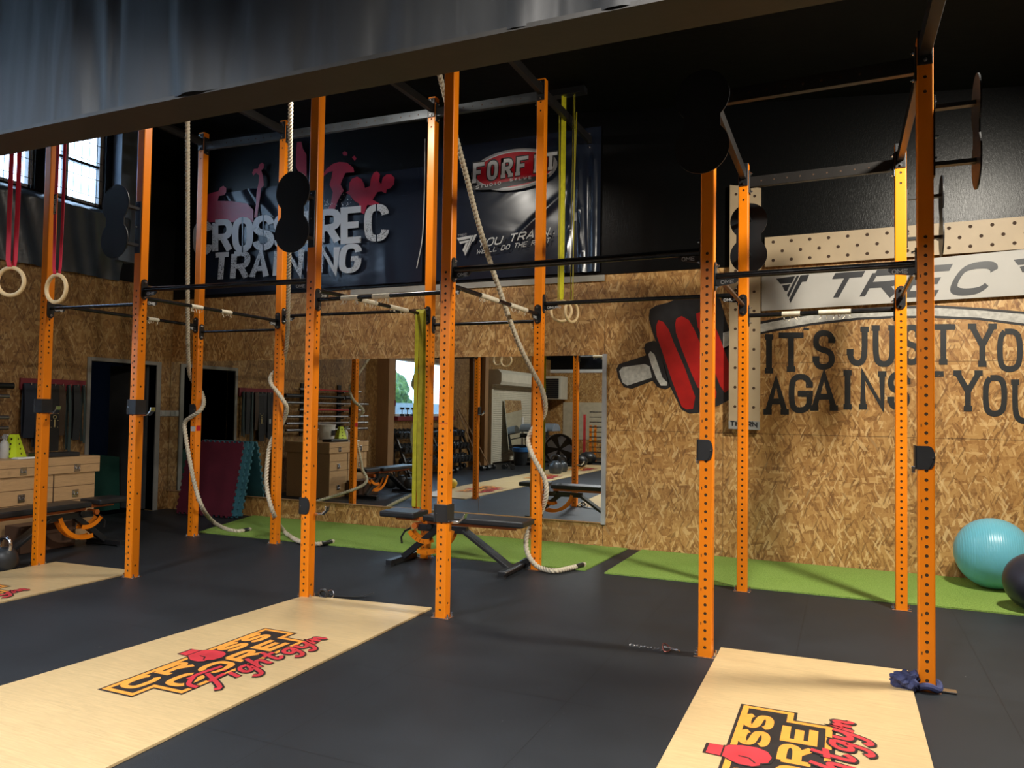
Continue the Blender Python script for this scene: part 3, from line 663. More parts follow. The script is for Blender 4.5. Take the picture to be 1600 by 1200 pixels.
pullbar('C', 'D', 2.27, .014, gus=False); pullbar('D', 'F', 2.415, .016, txt='OME'); pullbar('F', 'H', 2.27, .016, gus=False); pullbar('H', 'J', 2.43, .018, txt='OMURG'); pullbar('J', 'K', 2.255, .018, ((.24, .37), (.50, .72)), gus=False)
pullbar('A', 'C', 2.34, .016, ((.62, .70),)); pullbar('B', 'D', 2.36, .016, ((.30, .38), (.52, .60))); pullbar('E', 'F', 2.36, .016, ((.34, .48), (.60, .78)))
pullbar('G', 'H', 2.33, .017, ((.28, .47), (.62, .84))); pullbar('I', 'J', 2.34, .016, gus=False, mat=simple('brown_steel', (.09, .045, .025), .4, .4)); pullbar('L', 'K', 2.34, .016, gus=False)
def crossbeam(p0, p1, hgt=.085, wd=.045, mat=BLKGREY, holes=True, bl=True):
    p0, p1 = Vector(p0), Vector(p1); d = (p1-p0).normalized(); s = d.cross(Vector((0, 0, 1))).normalized(); b = MB(); b.beam(p0, p1, wd, hgt); b.cm = 1
    if holes:
        L = (p1-p0).length; x = .1
        while x < L-.08: q = p0+d*x; b.cyl(q-s*(wd/2+.0006), q+s*(wd/2+.0006), .009, 10); x += .10  # dark disc caps stand in for the shade inside the holes
    o = b.build('crossmember', [mat, LINE], rig, world=True, bevel=.003)
    if bl:
        for p, e in ((p0, d), (p1, -d)):
            b = MB(); b.cbox(p+e*.004, (.012 if abs(e.x) > .5 else .075, .012 if abs(e.y) > .5 else .075, .19)); b.build('end_plate', BLK, o, world=True, bevel=.004)
            bolts(o, [p+e*.01+Vector((0, 0, .075)), p+e*.01-Vector((0, 0, .075))], e)
    return o
BG2 = simple('black_crossmember', (.022, .020, .019), .4, .2)
hx = Vector((W/2, 0, 0)); hy = Vector((0, W/2, 0))
def zz(v, z): return Vector((v.x, v.y, z))
for a, c, z, mt in (('C', 'D', 4.37, BLKGREY), ('D', 'F', 4.37, BLKGREY), ('F', 'H', 4.37, BLKGREY), ('J', 'K', 3.36, BG2), ('I', 'L', 3.36, BG2), ('A', 'B', 4.37, BLKGREY), ('B', 'E', 4.37, BLKGREY), ('E', 'G', 4.37, BLKGREY)):  # left members get greyer steel: the light on them is put into the colour
    crossbeam(zz(PX(a)+hx, z), zz(PX(c)-hx, z), mat=mt)
for a, c, z in (('A', 'C', 4.41), ('B', 'D', 4.41), ('E', 'F', 4.41), ('G', 'H', 4.41), ('I', 'J', 3.42), ('L', 'K', 3.42)):
    crossbeam(zz(PX(a)+hy, z), zz(PX(c)-hy, z), hgt=.08, mat=BG2, holes=False)
crossbeam(zz(PX('L')-hy, 3.44), (.42, 3.045, 3.46), hgt=.09, wd=.06, mat=BG2, holes=False)
crossbeam(zz(PX('H')+hy, 4.41), (-2.56, YB-.02, 4.41), hgt=.08, mat=BG2, holes=False)
# wall-ball target plates
def target(k, ax, dist, z, r=.155, sep=.30):
    """double round plate held on two arms; ax: direction of the arms"""
    P = PX(k); A = Vector(ax); s = Vector((0, 0, 1)).cross(A).normalized(); c = P+A*(W/2+dist)+Vector((0, 0, z)); pts = []
    n = 40; h = sep/2; a0 = math.acos(min(1, (h-.035)/r))*1.0
    for t in range(n+1): an = -PI/2+a0+(2*PI-2*a0)*t/n; pts.append((r*math.cos(an), h+r*math.sin(an)))
    for t in range(n+1): an = PI/2+a0+(2*PI-2*a0)*t/n; pts.append((r*math.cos(an), -h+r*math.sin(an)))
    b = MB(); b.prism([c+s*u+Vector((0, 0, v))-A*.004 for u, v in pts], A*.008); o = b.build('target_plate', BLKPLATE, rig, world=True)
    for dz in (.155, -.155):
        b = MB(); b.beam(P+A*(W/2)+Vector((0, 0, z+dz)), c+Vector((0, 0, dz)), .045, .022); b.build('bracket_arm', BLK, o, world=True)
        bolts(o, [P+A*(W/2+.001)+Vector((0, 0, z+dz+.04))], A)
    b = MB(); b.cbox(P+A*(W/2+.004)+Vector((0, 0, z)), (.06 if abs(A.y) > .5 else .01, .06 if abs(A.x) > .5 else .01, .44)); b.build('bracket_plate', BLK, o, world=True, bevel=.003)
    bolts(o, [P+A*(W/2+.01)+Vector((0, 0, z))], A)
for k, px, py in (('B', 180, 346), ('E', 457, 331), ('I', 1097, 190)):
    y = gx(px, py, POST[k][0]).y; z = gy(px, py, y).z; target(k, (0, -1, 0), POST[k][1]-W/2-y, z)
p = gy(1168, 372, 6.9); target('J', (0, 1, 0), .30, gx(1168, 372, POST['J'][0]).z if False else gy(1168, 372, 6.85).z)
p = gy(1526, 206, POST['L'][1]); target('L', (1, 0, 0), p.x-POST['L'][0]-W/2, p.z)
p = gy(1471, 338, POST['K'][1]); target('K', (1, 0, 0), p.x-POST['K'][0]-W/2, p.z)
# stickers / red marks
b = MB(); y = POST['G'][1]-W/2-.0006; b.box((POST['G'][0]-W/2+.004, y, gy(690, 661, y).z-.002), (POST['G'][0]+W/2-.004, y+.001, gy(690, 661, y).z+.002)); b.build('red_mark', REDM, rig, world=True)
zc_ = gy(303, 669, 6.36).z
b = MB(); x, y = POST['C'][0], POST['C'][1]; b.box((x-.03, y-W/2-.001, zc_-.035), (x+.036, y-W/2, zc_+.02)); b.build('sticker', PRINTW, rig, world=True)
b = MB(); b.box((x+W/2, y-.03, zc_-.03), (x+W/2+.001, y+.03, zc_+.03)); b.build('sticker', PRINTR2, rig, world=True)

# =============== J-HOOKS ===============
def jhook(k, z, hook, label, wrap='both'):
    x, y, _ = POST[k]; hw = W/2; t = thing('j_hook', label, 'hook', (x, y, z), group='j-hooks on the posts')
    b = MB(); f = hw+.006; zz_ = .062
    pts = [(-f-.004, -zz_), (f*.3, -zz_)]
    for a in range(9): an = -PI/2+PI*a/8; pts.append((f*.25+.030*math.cos(an)*1.0, zz_*math.sin(an)))
    pts += [(-f-.004, zz_)]
    if hook < 0: pass
    sg = 1 if wrap == 'left' else -1
    if wrap in ('left', 'right'):
        q = [(u*sg if wrap == 'left' else -u, v) for u, v in pts]
        b.prism([(u, -hw-.008, v) for u, v in q], (0, .007, 0)); xx = -f-.004 if wrap == 'left' else f
        b.box((xx-.004, -hw-.008, -zz_), (xx+.004, hw+.02, zz_))
    else:
        b.box((-f-.002, -hw-.016, -zz_), (f+.002, -hw-.001, zz_)); b.box((hw+.001, -hw-.016, -zz_), (hw+.012, hw+.01, zz_)); b.cyl((-f+.002, -hw-.0085, -zz_), (-f+.002, -hw-.0085, zz_), .012, 10)
    b.build('bracket', PAD, t, bevel=.003)
    b = MB(); s = hook; x0 = s*(hw+.008)
    if wrap == 'left' and s < 0: pr = [(0, -.085), (.018, -.085), (.018, -.05), (0, -.05)]
    else: pr = [(0, -.075), (.06, -.07), (.10, -.035), (.108, .0), (.098, .0), (.088, -.03), (.055, -.055), (0, -.055)]
    b.prism([(x0+s*u, hw-.03, v+.0) for u, v in pr], (0, .045, 0)); b.build('hook_tongue', CHROME, t, bevel=.002)
    b = MB(); b.cyl((-s*(hw-.01), -hw-.02, 0), (-s*(hw-.01), -hw-.006, 0), .004, 8); b.build('pin', CHROME, t)
def zof(k, px, py): return gy(px, py, POST[k][1]-W/2).z
jhook('A', zof('A', 60, 634), 1, 'black j-hook with silver tongue on the leftmost front post'); jhook('B', zof('B', 208, 636), 1, 'black j-hook with silver tongue on the second front post from the left')
jhook('E', zof('E', 470, 790), 1, 'low black j-hook on the post beside the black strap', 'left'); jhook('G', zof('G', 690, 802), 1, 'black j-hook on the front post right before the middle bench')
jhook('I', zof('I', 1098, 703), -1, 'round-ended j-hook on the post at the left corner of the right platform', 'left'); jhook('L', zof('L', 1441, 715), -1, 'round-ended j-hook on the rightmost front post', 'left')
jhook('C', zof('C', 292, 640), -1, 'black j-hook on the leftmost back post, under the rope coil', 'left')

# =============== ROPES ===============
lobe = lambda t: .62+.38*abs(math.cos(1.5*t))
def rope(path, label, end_at, r=.0225):
    pts = smoothpath(path, .006); t = thing('climbing_rope', label, 'rope', tuple(path[-1]), group='natural fibre climbing ropes')
    n = int(end_at/.006)
    b = MB(); b.tube(pts[:-n], r*1.08, 15, prof=lobe, twist=62); b.build('rope_strands', ROPE, t, world=True, smooth=True, ang=75)
    b = MB(); b.tube(pts[-n-1:-5], r*1.12, 12); b.build('end_wrap', BLK, t, world=True, smooth=True)
    b = MB(); b.tube(pts[-6:], r*1.15, 12, prof=lobe, twist=30); b.build('rope_end', ROPE, t, world=True, smooth=True)
def seg(pairs): return [gy(a, c, y) if y > 0 else gz(a, c, -y) for a, c, y in pairs]
def toceil(p, q): # continue the line upward to the roof
    p, q = Vector(p), Vector(q); d = (p-q).normalized(); t = (4.95-p.z)/d.z; q_ = p+d*t; t = (ZC(q_.x)-.02-p.z)/d.z; return p+d*t
yC = POST['C'][1]
r1 = seg([(293, 190, 5.35), (293, 300, 5.62), (293, 400, 5.86), (293, 500, 6.10), (294, 560, 6.28), (298, 590, yC-.01)]) 
r1 += [Vector((POST['C'][0]-.03, yC+.06, gy(300, 606, yC).z)), Vector((POST['C'][0]+.035, yC+.06, gy(317, 620, yC).z))]
r1 += seg([(318, 633, yC-.01), (311, 643, yC-.066), (299, 651, yC-.07), (289, 660, yC-.06), (290, 680, yC-.07), (297, 722, yC-.09), (305, 760, yC-.08), (317, 795, yC-.02), (333, 815, -.05), (352, 826, -.026), (372, 830, -.026), (391, 827, -.026)])
rope([toceil(r1[0], r1[1])]+r1, 'rope hanging by the leftmost back post, coiled round it', .10)
yD = POST['D'][1]; xD = POST['D'][0]
r2 = seg([(454, 160, 5.45), (453, 260, 5.75), (452, 380, 6.05), (450, 480, 6.30), (449, 520, 6.42)])
r2 += [Vector((xD+.055, yD+.03, gy(446, 548, yD).z)), Vector((xD-.02, yD+.065, gy(440, 568, yD).z))]
r2 += seg([(424, 587, yD-.01), (424, 600, yD-.06), (433, 612, yD-.07), (444, 628, yD-.066), (448, 640, yD-.02)])
r2 += [Vector((xD+.0, yD+.065, gy(440, 662, yD).z))]
r2 += seg([(423, 692, yD), (417, 730, yD-.06), (417, 762, yD-.08), (427, 802, yD-.09), (443, 829, -.06), (466, 845, -.030), (495, 850, -.026), (521, 846, -.026)])
rope([toceil(r2[0], r2[1])]+r2, 'rope wound round the second back post from the left', .16)
yH = POST['H'][1]; xH = POST['H'][0]
r3 = seg([(712, 212, 5.55), (730, 280, 5.7), (745, 340, 5.83), (762, 397, 5.95), (775, 437, 6.03), (787, 472, 6.1), (800, 510, 6.2), (815, 547, 6.3), (832, 580, 6.39), (846, 607, yH-.05), (852, 632, yH)])
r3 += [Vector((xH+.02, yH+.07, gy(842, 652, yH).z)), Vector((xH-.04, yH+.06, gy(832, 662, yH).z))]
r3 += seg([(826, 685, yH-.01), (830, 706, yH-.055), (843, 732, yH-.065), (852, 752, yH-.03), (853, 775, yH)])
r3 += [Vector((xH+.0, yH+.075, gy(840, 805, yH).z))]
r3 += seg([(825, 832, yH-.02), (822, 853, yH-.06), (828, 872, yH-.07), (842, 886, -.035), (866, 892, -.027), (890, 888, -.027), (913, 882, -.027)])
rope([toceil(r3[0], r3[1])]+r3, 'rope slanting down behind the middle posts to the back post right of the middle bench', .14)

# =============== RINGS ===============
def ring_mesh(R=.102, r=.0145): 
    b = MB(); pts = [(R*math.cos(2*PI*i/40), 0, R*math.sin(2*PI*i/40)) for i in range(40)]; b.tube(pts, r, 12, closed=True); return b
def gym_ring(c, rz, label, top, strap, wd, group, off=0, offx=(0, 0)):
    t = thing('gymnastic_ring', label, 'ring', c, rz, group)
    ring_mesh().build('ring', WOODRING, t, smooth=True)
    b = MB()
    for s in (-1, 1): b.strip([(s*wd*.45, s*.012, top-c[2]), (s*wd*.45, s*.02, .5), (s*wd*.40, s*.016, .16), (s*wd*.1, s*.018, .115), (0, 0, .086)], (1, .0, 0), wd, .002)
    b.build('strap', strap, t)
    return t
t = gym_ring((-5.60, 3.62, 2.335), math.radians(20), 'wooden ring on red strap, at the left edge', 4.95, REDSTRAP, .036, 'wooden rings on red straps')
c2 = gy(88, 451, 3.80); t = gym_ring(tuple(c2), math.radians(2), 'wooden ring on red strap with black tag, just right of the leftmost post', 4.93, REDSTRAP, .030, 'wooden rings on red straps')
b = MB(); b.box((-.024, -.028, .55), (.006, -.024, .70)); 
tg = b.build('strap_tag', BLK, t)
pol, LL = text_polys('THORN', .020, .022, .008, .005)
text_obj('tag_lettering', pol, lambda u, v: c2+Vector((v-.019, -.029, .69-u*.95)), (0, -.001, 0), PRINTW, t)
yy = 7.15
for (px, py, rz, lab) in ((877, 486, .25, 'wooden ring on yellow strap, left of its pair in front of the wall'), (893, 487, 1.25, 'wooden ring on yellow strap, turned edge-on, right of its pair in front of the wall')):
    c = gy(px, py, yy); gym_ring(tuple(c), rz, lab, 4.66, YELSTRAP if px < 880 else YELBAND, .024 if px < 880 else .010, 'wooden rings on yellow straps')
# spare yellow webbing falling beside the rings
for (x0, x1, wd, mt, lab) in ((874, 874, .012, YELBAND, 'thin olive strap tail left of the yellow ring strap'), (901, 897, .012, YELBAND, 'thin olive strap tail right of the yellow ring straps')):
    b = MB(); b.strip([gy(x0, 175, yy-.03), gy(x1, 300, yy-.03), gy(x1-2, 470, yy-.03)], (1, 0, 0), wd, .002); tag(b.build('strap_tail', mt), lab, 'strap')
b = MB(); b.box((gy(860, 160, yy).x, yy-.05, 4.62), (gy(915, 160, yy).x, yy+.05, 4.68)); struct(b.build('trim_3', BLK))
# folded yellow band over the bar between E and F
c = gy(657, 490, 6.30); bd = thing('resistance_band', 'wide folded olive-yellow band hanging from a bar above the middle bench', 'band', tuple(c))
zb_ = gy(660, 792, 6.30).z
for dx, w0 in ((-.020, .040), (.028, .042)):
    b = MB(); pts = [(dx, 0, .02), (dx*.9, -.024, .0), (dx, -.026, -.4), (dx*1.0, -.03, -1.0), (dx*1.1, -.02, zb_-c.z)]; b.strip(smoothpath(pts, .05), (1, 0, 0), w0, .005)
    pts = [(dx, 0, .02), (dx, .024, .0), (dx*.8+.012, .026, -.5), (dx*1.1, .03, -1.1), (dx*1.1, -.015, zb_-c.z)]; b.strip(smoothpath(pts, .05), (1, 0, 0), w0*.8, .005)
    b.build('band_loop', YELBAND if dx > 0 else simple('yellow_band_face', (.42, .40, .015), .5, 0, .15, 18), bd)

# =============== MIRROR WALL ===============
mx1 = gy(940, 700, YB-.03).x; mz0, mz1 = .262, 2.055; mx0 = XL+.01
mr = thing('wall_mirror', 'wall-length mirror of joined panes behind the rig', 'mirror', (mx0, YB, mz0))
joints = [mx0, gy(416, 650, YB-.03).x, gy(569, 650, YB-.03).x, -3.85, mx1]
for a, c in zip(joints[:-1], joints[1:]):
    b = MB(); b.box((a+.0015, YB-.022, mz0), (c-.0015, YB-.004, mz1)); b.build('mirror_pane', MIRR, mr, world=True)
b = MB(); b.box((mx1, YB-.035, mz0-.02), (mx1+.045, YB, mz1+.01)); b.build('edge_strip', simple('silver_strip', (.42, .43, .45), .4, .3), mr, world=True)
b = MB(); b.box((mx0, YB-.03, mz0-.012), (mx1, YB, mz0)); b.build('bottom_rail', TIMBER, mr, world=True)

# =============== BANNERS ===============
YP = YB-.045
bn = thing('vinyl_banner', 'dark banner printed CROSSTREC TRAINING with red athlete figures', 'banner', tuple(gy(490, 450, YP)))
xa, xb = gy(314, 300, YP).x, gy(661, 300, YP).x
def film(xa, xb, za, zb, y, folds):
    b = MB(); nx, nz = 90, 60
    def dy(x, z): return sum(a*math.exp(-(((x-cx)*math.cos(t)+(z-cz)*math.sin(t))/wd)**2)*(1/(1+math.exp(-((x-cx)*-math.sin(t)+(z-cz)*math.cos(t)+L)*9)))*(1/(1+math.exp(((x-cx)*-math.sin(t)+(z-cz)*math.cos(t)-L)*9))) for cx, cz, t, wd, L, a in folds)
    vs = [(xa+(xb-xa)*i/nx, y-dy(xa+(xb-xa)*i/nx, za+(zb-za)*j/nz), za+(zb-za)*j/nz) for j in range(nz+1) for i in range(nx+1)]
    b.add(vs, [(j*(nx+1)+i, j*(nx+1)+i+1, (j+1)*(nx+1)+i+1, (j+1)*(nx+1)+i) for j in range(nz) for i in range(nx)]); return b
film(xa, xb, 2.97, 4.36, YP+.012, [(gy(392, 300, YP).x, gy(392, 300, YP).z, .62, .07, .33, .045), (gy(352, 300, YP).x, gy(352, 300, YP).z, .55, .035, .38, .028), (gy(420, 330, YP).x, gy(420, 330, YP).z, .7, .05, .25, .03), (xa+.3, 3.2, 1.3, .06, .4, .015), (xb-.5, 3.0, .1, .08, .3, .012)]).build('banner_sheet', BANN, bn, smooth=True, world=True)
def print_poly(pts, name, mat, parent, y, cx=0, cy=0, s=1.0, th=.001):
    b = MB()
    for pl in (pts if isinstance(pts[0][0], (tuple, list)) else [pts]): b.prism([gy(cx+a/s, cy+c/s, y) for a, c in pl], (0, -th, 0))
    return b.build(name, mat, parent, world=True)
def print_text(s, quad, h, w, gap, sw, name, mat, parent, y, shear=0, serif=0, th=.001, stencil=False, jit=0):
    pol, L = text_polys(s, h, w, gap, sw, serif, jit=jit); q = [gy(a, c, y) for a, c in quad]; mp = quadmap(*q, L, h)
    o = text_obj(name, pol, lambda u, v: mp(u+shear*v, v), (0, -th, 0), mat, parent)
    return mp, L
yt = YP-.040
mp, L = print_text('CROSSTREC', [(306, 395), (602, 371), (306, 351), (602, 323)], 1, .50, .20, .215, 'banner_lettering', WORN, bn, yt)
for i, ch in enumerate('CROSSTREC'):
    if ch in 'COS': b = MB(); u = i*.70+.25; b.prism([mp(u-.02, -.12) , mp(u+.02, -.12), mp(u+.02, 1.12), mp(u-.02, 1.12)], (0, -.0030, 0)); b.build('stencil_gap', BANN, bn, world=True)
mp, L = print_text('TRAINING', [(334, 437), (558, 422), (334, 399), (558, 384)], 1, .48, .20, .20, 'banner_lettering', WORN, bn, yt, shear=.06)
figs = [  # zoom frame origin (320,200) scale 5
 [(20, 520), (60, 505), (105, 495), (120, 465), (145, 452), (168, 470), (165, 505), (150, 525), (110, 530), (100, 570), (210, 572), (330, 590), (380, 640), (380, 735), (30, 735), (20, 700)],
 [(370, 350), (385, 320), (415, 318), (425, 285), (448, 270), (465, 285), (460, 315), (440, 328), (455, 380), (462, 450), (440, 470), (430, 560), (415, 640), (410, 700), (385, 700), (400, 600), (405, 500), (420, 430), (425, 370), (400, 350), (380, 372)],
 [(720, 110), (755, 108), (765, 160), (795, 210), (795, 400), (770, 370), (735, 350), (712, 300), (715, 180)],
 [(912, 380), (950, 320), (1000, 280), (1050, 265), (1110, 270), (1160, 310), (1168, 345), (1100, 350), (1080, 390), (1060, 440), (1085, 490), (1060, 530), (1030, 590), (1010, 650), (985, 640), (955, 655), (985, 590), (1000, 500), (975, 440), (990, 390), (1000, 335), (960, 350), (915, 388)],
 [(1075, 195), (1095, 180), (1115, 195), (1110, 215), (1085, 215)], [(1150, 230), (1170, 215), (1185, 240), (1170, 255)],
 [(1100, 505), (1125, 490), (1130, 430), (1150, 395), (1190, 380), (1225, 400), (1245, 440), (1250, 470), (1290, 455), (1300, 390), (1320, 350), (1345, 338), (1368, 360), (1362, 420), (1380, 440), (1390, 390), (1420, 362), (1455, 362), (1482, 390), (1478, 440), (1450, 470), (1420, 480), (1415, 510), (1380, 495), (1350, 500), (1310, 560), (1365, 590), (1360, 612), (1270, 600), (1255, 640), (1245, 672), (1215, 660), (1205, 590), (1170, 570), (1130, 520)]]
for fg in figs: print_poly(fg, 'printed_figure', PRINTR, bn, yt+.003, 320, 200, 5)
rr = random.Random(5); b = MB()
for k in range(60):
    px, py = (rr.gauss(508, 7), rr.gauss(322, 7)) if k % 2 else (rr.gauss(538, 5), rr.gauss(318, 6)); s_ = rr.uniform(.3, 1.0); b.prism([gy(px+s_*math.cos(a), py+s_*math.sin(a)*.8, yt) for a in (0, 1.2, 2.6, 4.1, 5.2)], (0, -.001, 0))
b.build('print_splatter', PRINTW, bn, world=True)['kind'] = 'stuff'
b = MB(); b.tube(smoothpath([gy(664, 217, YP-.02), gy(663, 300, YP-.03), gy(660, 370, YP-.03), gy(651, 419, YP-.03)], .05), .006, 8); tag(b.build('bungee_cord', PRINTW, smooth=True), 'thin white cord between the two dark banners', 'cord')
# second banner
xa, xb = gy(668, 300, YP).x, gy(938, 300, YP).x
b2_ = thing('vinyl_banner', 'dark banner with red oval FORFIT emblem and YOU TRAIN slogan', 'banner', tuple(gy(800, 430, YP)))
film(xa, xb, 2.96, 4.55, YP+.012, [(xb-.35, 3.4, -.06, .035, .6, .05), (xb-.22, 3.5, .05, .03, .7, .045), (xb-.08, 3.5, .0, .03, .7, .05), (xb-.6, 4.25, -1.0, .04, .5, .02), (xb-.75, 3.6, -.9, .04, .35, .02)]).build('banner_sheet', BANN, b2_, smooth=True, world=True)
c = gy(802, 265, yt); wx = (gy(869, 265, yt).x-gy(735, 265, yt).x)/2; hz = .235
def ell(rx, rz, dz=0, n=48): return [c+Vector((rx*math.cos(2*PI*i/n), 0, dz+rz*math.sin(2*PI*i/n))) for i in range(n)]
for nm, rx, rz, mt, d in (('emblem_rim', wx, hz, PRINTG, 0), ('emblem_ring', wx*.93, hz*.90, PRINTW, .0012), ('emblem_oval', wx*.90, hz*.84, PRINTR2, .0024)):
    b = MB(); b.prism([p+Vector((0, -d, 0)) for p in ell(rx, rz)], (0, -.001, 0)); b.build(nm, mt, b2_, world=True)
print_text('FORFIT', [(741, 283), (866, 262), (741, 258), (866, 240)], 1, .55, .52, .40, 'emblem_letter_edge', DECK, b2_, yt-.004, serif=.20, shear=.05)
print_text('FORFIT', [(741, 283), (866, 262), (741, 258), (866, 240)], 1, .55, .52, .24, 'emblem_lettering', PRINTW, b2_, yt-.0055, serif=.17, shear=.05)
print_poly([(738, 290), (770, 288), (810, 280), (858, 272), (858, 278), (812, 288), (772, 296), (740, 297)], 'emblem_band', DECK, b2_, yt-.004)
print_text('STUDIO', [(744, 295), (782, 287.5), (744, 291), (782, 283.5)], 1, .7, .7, .2, 'emblem_small_lettering', PRINTW, b2_, yt-.0055)
print_text('SYLWETKI'.replace('K', 'H') if False else 'SYLWE', [(797, 283), (830, 279), (797, 279), (830, 275)], 1, .7, .7, .2, 'emblem_small_lettering', PRINTW, b2_, yt-.0055)
seven = [[(112, 255), (292, 222), (280, 260), (130, 290)], [(138, 302), (268, 278), (252, 306), (152, 330)], [(222, 318), (250, 312), (205, 440), (182, 408)], [(262, 300), (296, 224), (318, 219), (214, 478), (206, 448)], [(328, 217), (362, 208), (325, 295), (300, 302), (228, 462), (220, 480)]]
print_poly(seven, 'slogan_emblem', PRINTW, b2_, yt, 700, 340, 8)
print_text('YOU TRAIN..', [(746, 387), (868, 365), (746, 376), (868, 354)], 1, 1.15, .38, .20, 'slogan_lettering', PRINTW, b2_, yt, shear=.45)
print_text("WE'LL DO THE REST", [(744, 397), (858, 379), (744, 390.5), (858, 372)], 1, 1.0, .42, .17, 'slogan_lettering', PRINTW, b2_, yt, shear=.45)
print_text('TREC', [(715, 370), (729, 367.5), (715, 367), (729, 364.5)], 1, 1.0, .3, .2, 'slogan_small_lettering', PRINTG, b2_, yt)
# =============== RIGHT WALL MURAL ===============
ym = YB-.0015
zo = dict(cx=940, cy=350, s=4)
mural = thing('mural_dumbbell', 'painted red and black dumbbell mural on the board wall', 'mural', tuple(gy(1080, 550, YB)))
print_poly([(295, 590), (300, 535), (340, 510), (420, 490), (480, 460), (570, 445), (700, 440), (740, 470), (790, 640), (845, 820), (850, 1040), (830, 1080), (760, 1120), (720, 1140), (640, 1165), (600, 1182), (550, 1186), (500, 1160), (470, 1100), (420, 1000), (380, 850), (340, 740), (310, 650)], 'painted_outline', DECK, mural, ym, **zo)
print_poly([(265, 775), (275, 745), (330, 728), (360, 760), (430, 1020), (400, 1035), (350, 1020), (320, 980), (190, 1030), (140, 1020), (105, 965), (92, 905), (110, 875), (250, 830), (278, 820)], 'painted_outline', DECK, mural, ym, **zo)
print_poly([[(110, 920), (130, 895), (270, 875), (300, 890), (315, 960), (160, 1010), (130, 990)], [(292, 815), (305, 795), (330, 815), (350, 870), (380, 960), (410, 990), (408, 1010), (370, 1010), (345, 970), (310, 880)]], 'painted_white', MURW, mural, ym-.0012, **zo)
print_poly([[(340, 640), (355, 600), (385, 612), (420, 660), (450, 740), (520, 900), (585, 1080), (572, 1155), (530, 1160), (500, 1140), (440, 980), (380, 800), (345, 700)],
            [(460, 625), (467, 592), (500, 575), (545, 600), (580, 660), (660, 850), (718, 1050), (715, 1090), (680, 1080), (600, 1020), (560, 930), (500, 780), (465, 680)],
            [(590, 560), (620, 550), (680, 580), (710, 640), (750, 740), (795, 870), (808, 960), (800, 1030), (770, 1055), (740, 1010), (690, 880), (640, 740), (600, 640)]], 'painted_red', MURR, mural, ym-.0012, **zo)
swo = thing('mural_swoosh', 'white curved band painted above the black slogan', 'mural', tuple(gy(1400, 490, YB)))
top = [(1130, 516), (1165, 507), (1210, 498), (1270, 488), (1340, 482), (1410, 478), (1465, 477), (1530, 481), (1600, 487), (1690, 500)]
bot = [(1690, 522), (1600, 509), (1530, 500), (1462, 497), (1400, 497), (1340, 500), (1270, 508), (1210, 518), (1165, 528), (1130, 548)]
print_poly(top+bot, 'painted_outline', DECK, swo, ym)
def sc(pl, d): return [(a, c+d) for a, c in pl]
print_poly(sc(top, 4.0)+sc(bot, -3.6), 'painted_white', MURW, swo, ym-.0012)
sl = thing('wall_slogan', 'black painted typewriter slogan IT\'S JUST YOU AGAINST YOU', 'lettering', tuple(gy(1400, 580, YB)))
LET = [('I', 35, 130, 165, 390), ('T', 152, 275, 155, 380), ("'", 288, 330, 110, 185), ('S', 350, 468, 142, 368), ('J', 548, 680, 120, 345), ('U', 705, 830, 112, 350), ('S', 880, 985, 108, 340), ('T', 1062, 1178, 105, 338), ('Y', 1280, 1425, 102, 350), ('O', 1445, 1588, 132, 380), ('U', 1640, 1780, 150, 400),
       ('A', 62, 188, 425, 635), ('G', 205, 335, 402, 625), ('A', 340, 480, 388, 612), ('I', 500, 600, 378, 605), ('N', 630, 768, 385, 605), ('S', 795, 915, 388, 608), ('T', 985, 1110, 385, 600), ('Y', 1192, 1342, 380, 615), ('O', 1360, 1495, 408, 645), ('U', 1535, 1690, 435, 690)]
for i, (ch, a, c, t0, t1) in enumerate(LET):
    f = lambda u, v: (1180+u/3.81, 480+v/3.81)
    x0, x1 = (a+12, c-12)
    q = [gy(*f(x0, t1-12), ym), gy(*f(x1, t1-12), ym), gy(*f(x0, t0+12), ym), gy(*f(x1, t0+12), ym)]
    h = (t1-t0-24); w_ = (x1-x0); k = {'I': .8, "'": .3}.get(ch, 1)
    pol, L = text_polys(ch, h, w_/k, 0, 35, serif=25 if ch != "'" else 0, jit=2); mp = quadmap(*q, w_, h); text_obj('painted_letter', pol, mp, (0, -.001, 0), WPAINT, sl)
# TREC board
tr = thing('sponsor_banner', 'long off-white banner printed TREC in slanted black letters', 'banner', tuple(gy(1400, 440, YB)))
yb3 = YB-.05
b = MB(); b.prism([gy(1190, 486, yb3), gy(1700, 455, yb3), gy(1700, 380, yb3), gy(1190, 429, yb3)], (0, .012, 0)); b.build('banner_board', simple('offwhite_vinyl', (.47, .455, .42), .5, 0, .06, 3), tr, world=True, bevel=.002)
BPR = simple('black_print', (.022, .024, .028), .4)
print_text('TREC', [(1283, 466), (1536, 455), (1283, 433), (1536, 414)], 1, 1.45, .55, .27, 'banner_lettering', BPR, tr, yb3-.0005, shear=.62)
z2 = dict(cx=1200, cy=280, s=4)
V = [[(50, 622), (170, 605), (150, 648), (78, 655)], [(88, 665), (140, 655), (120, 700), (105, 700)], [(180, 604), (196, 602), (128, 740), (118, 722)], [(204, 601), (258, 596), (240, 640), (212, 643), (140, 775), (132, 752)]]
print_poly(V, 'banner_emblem', BPR, tr, yb3-.0005, **z2)
print_poly([[(a+1485, c-118) for a, c in pl] for pl in V], 'banner_emblem', BPR, tr, yb3-.0005, **z2)
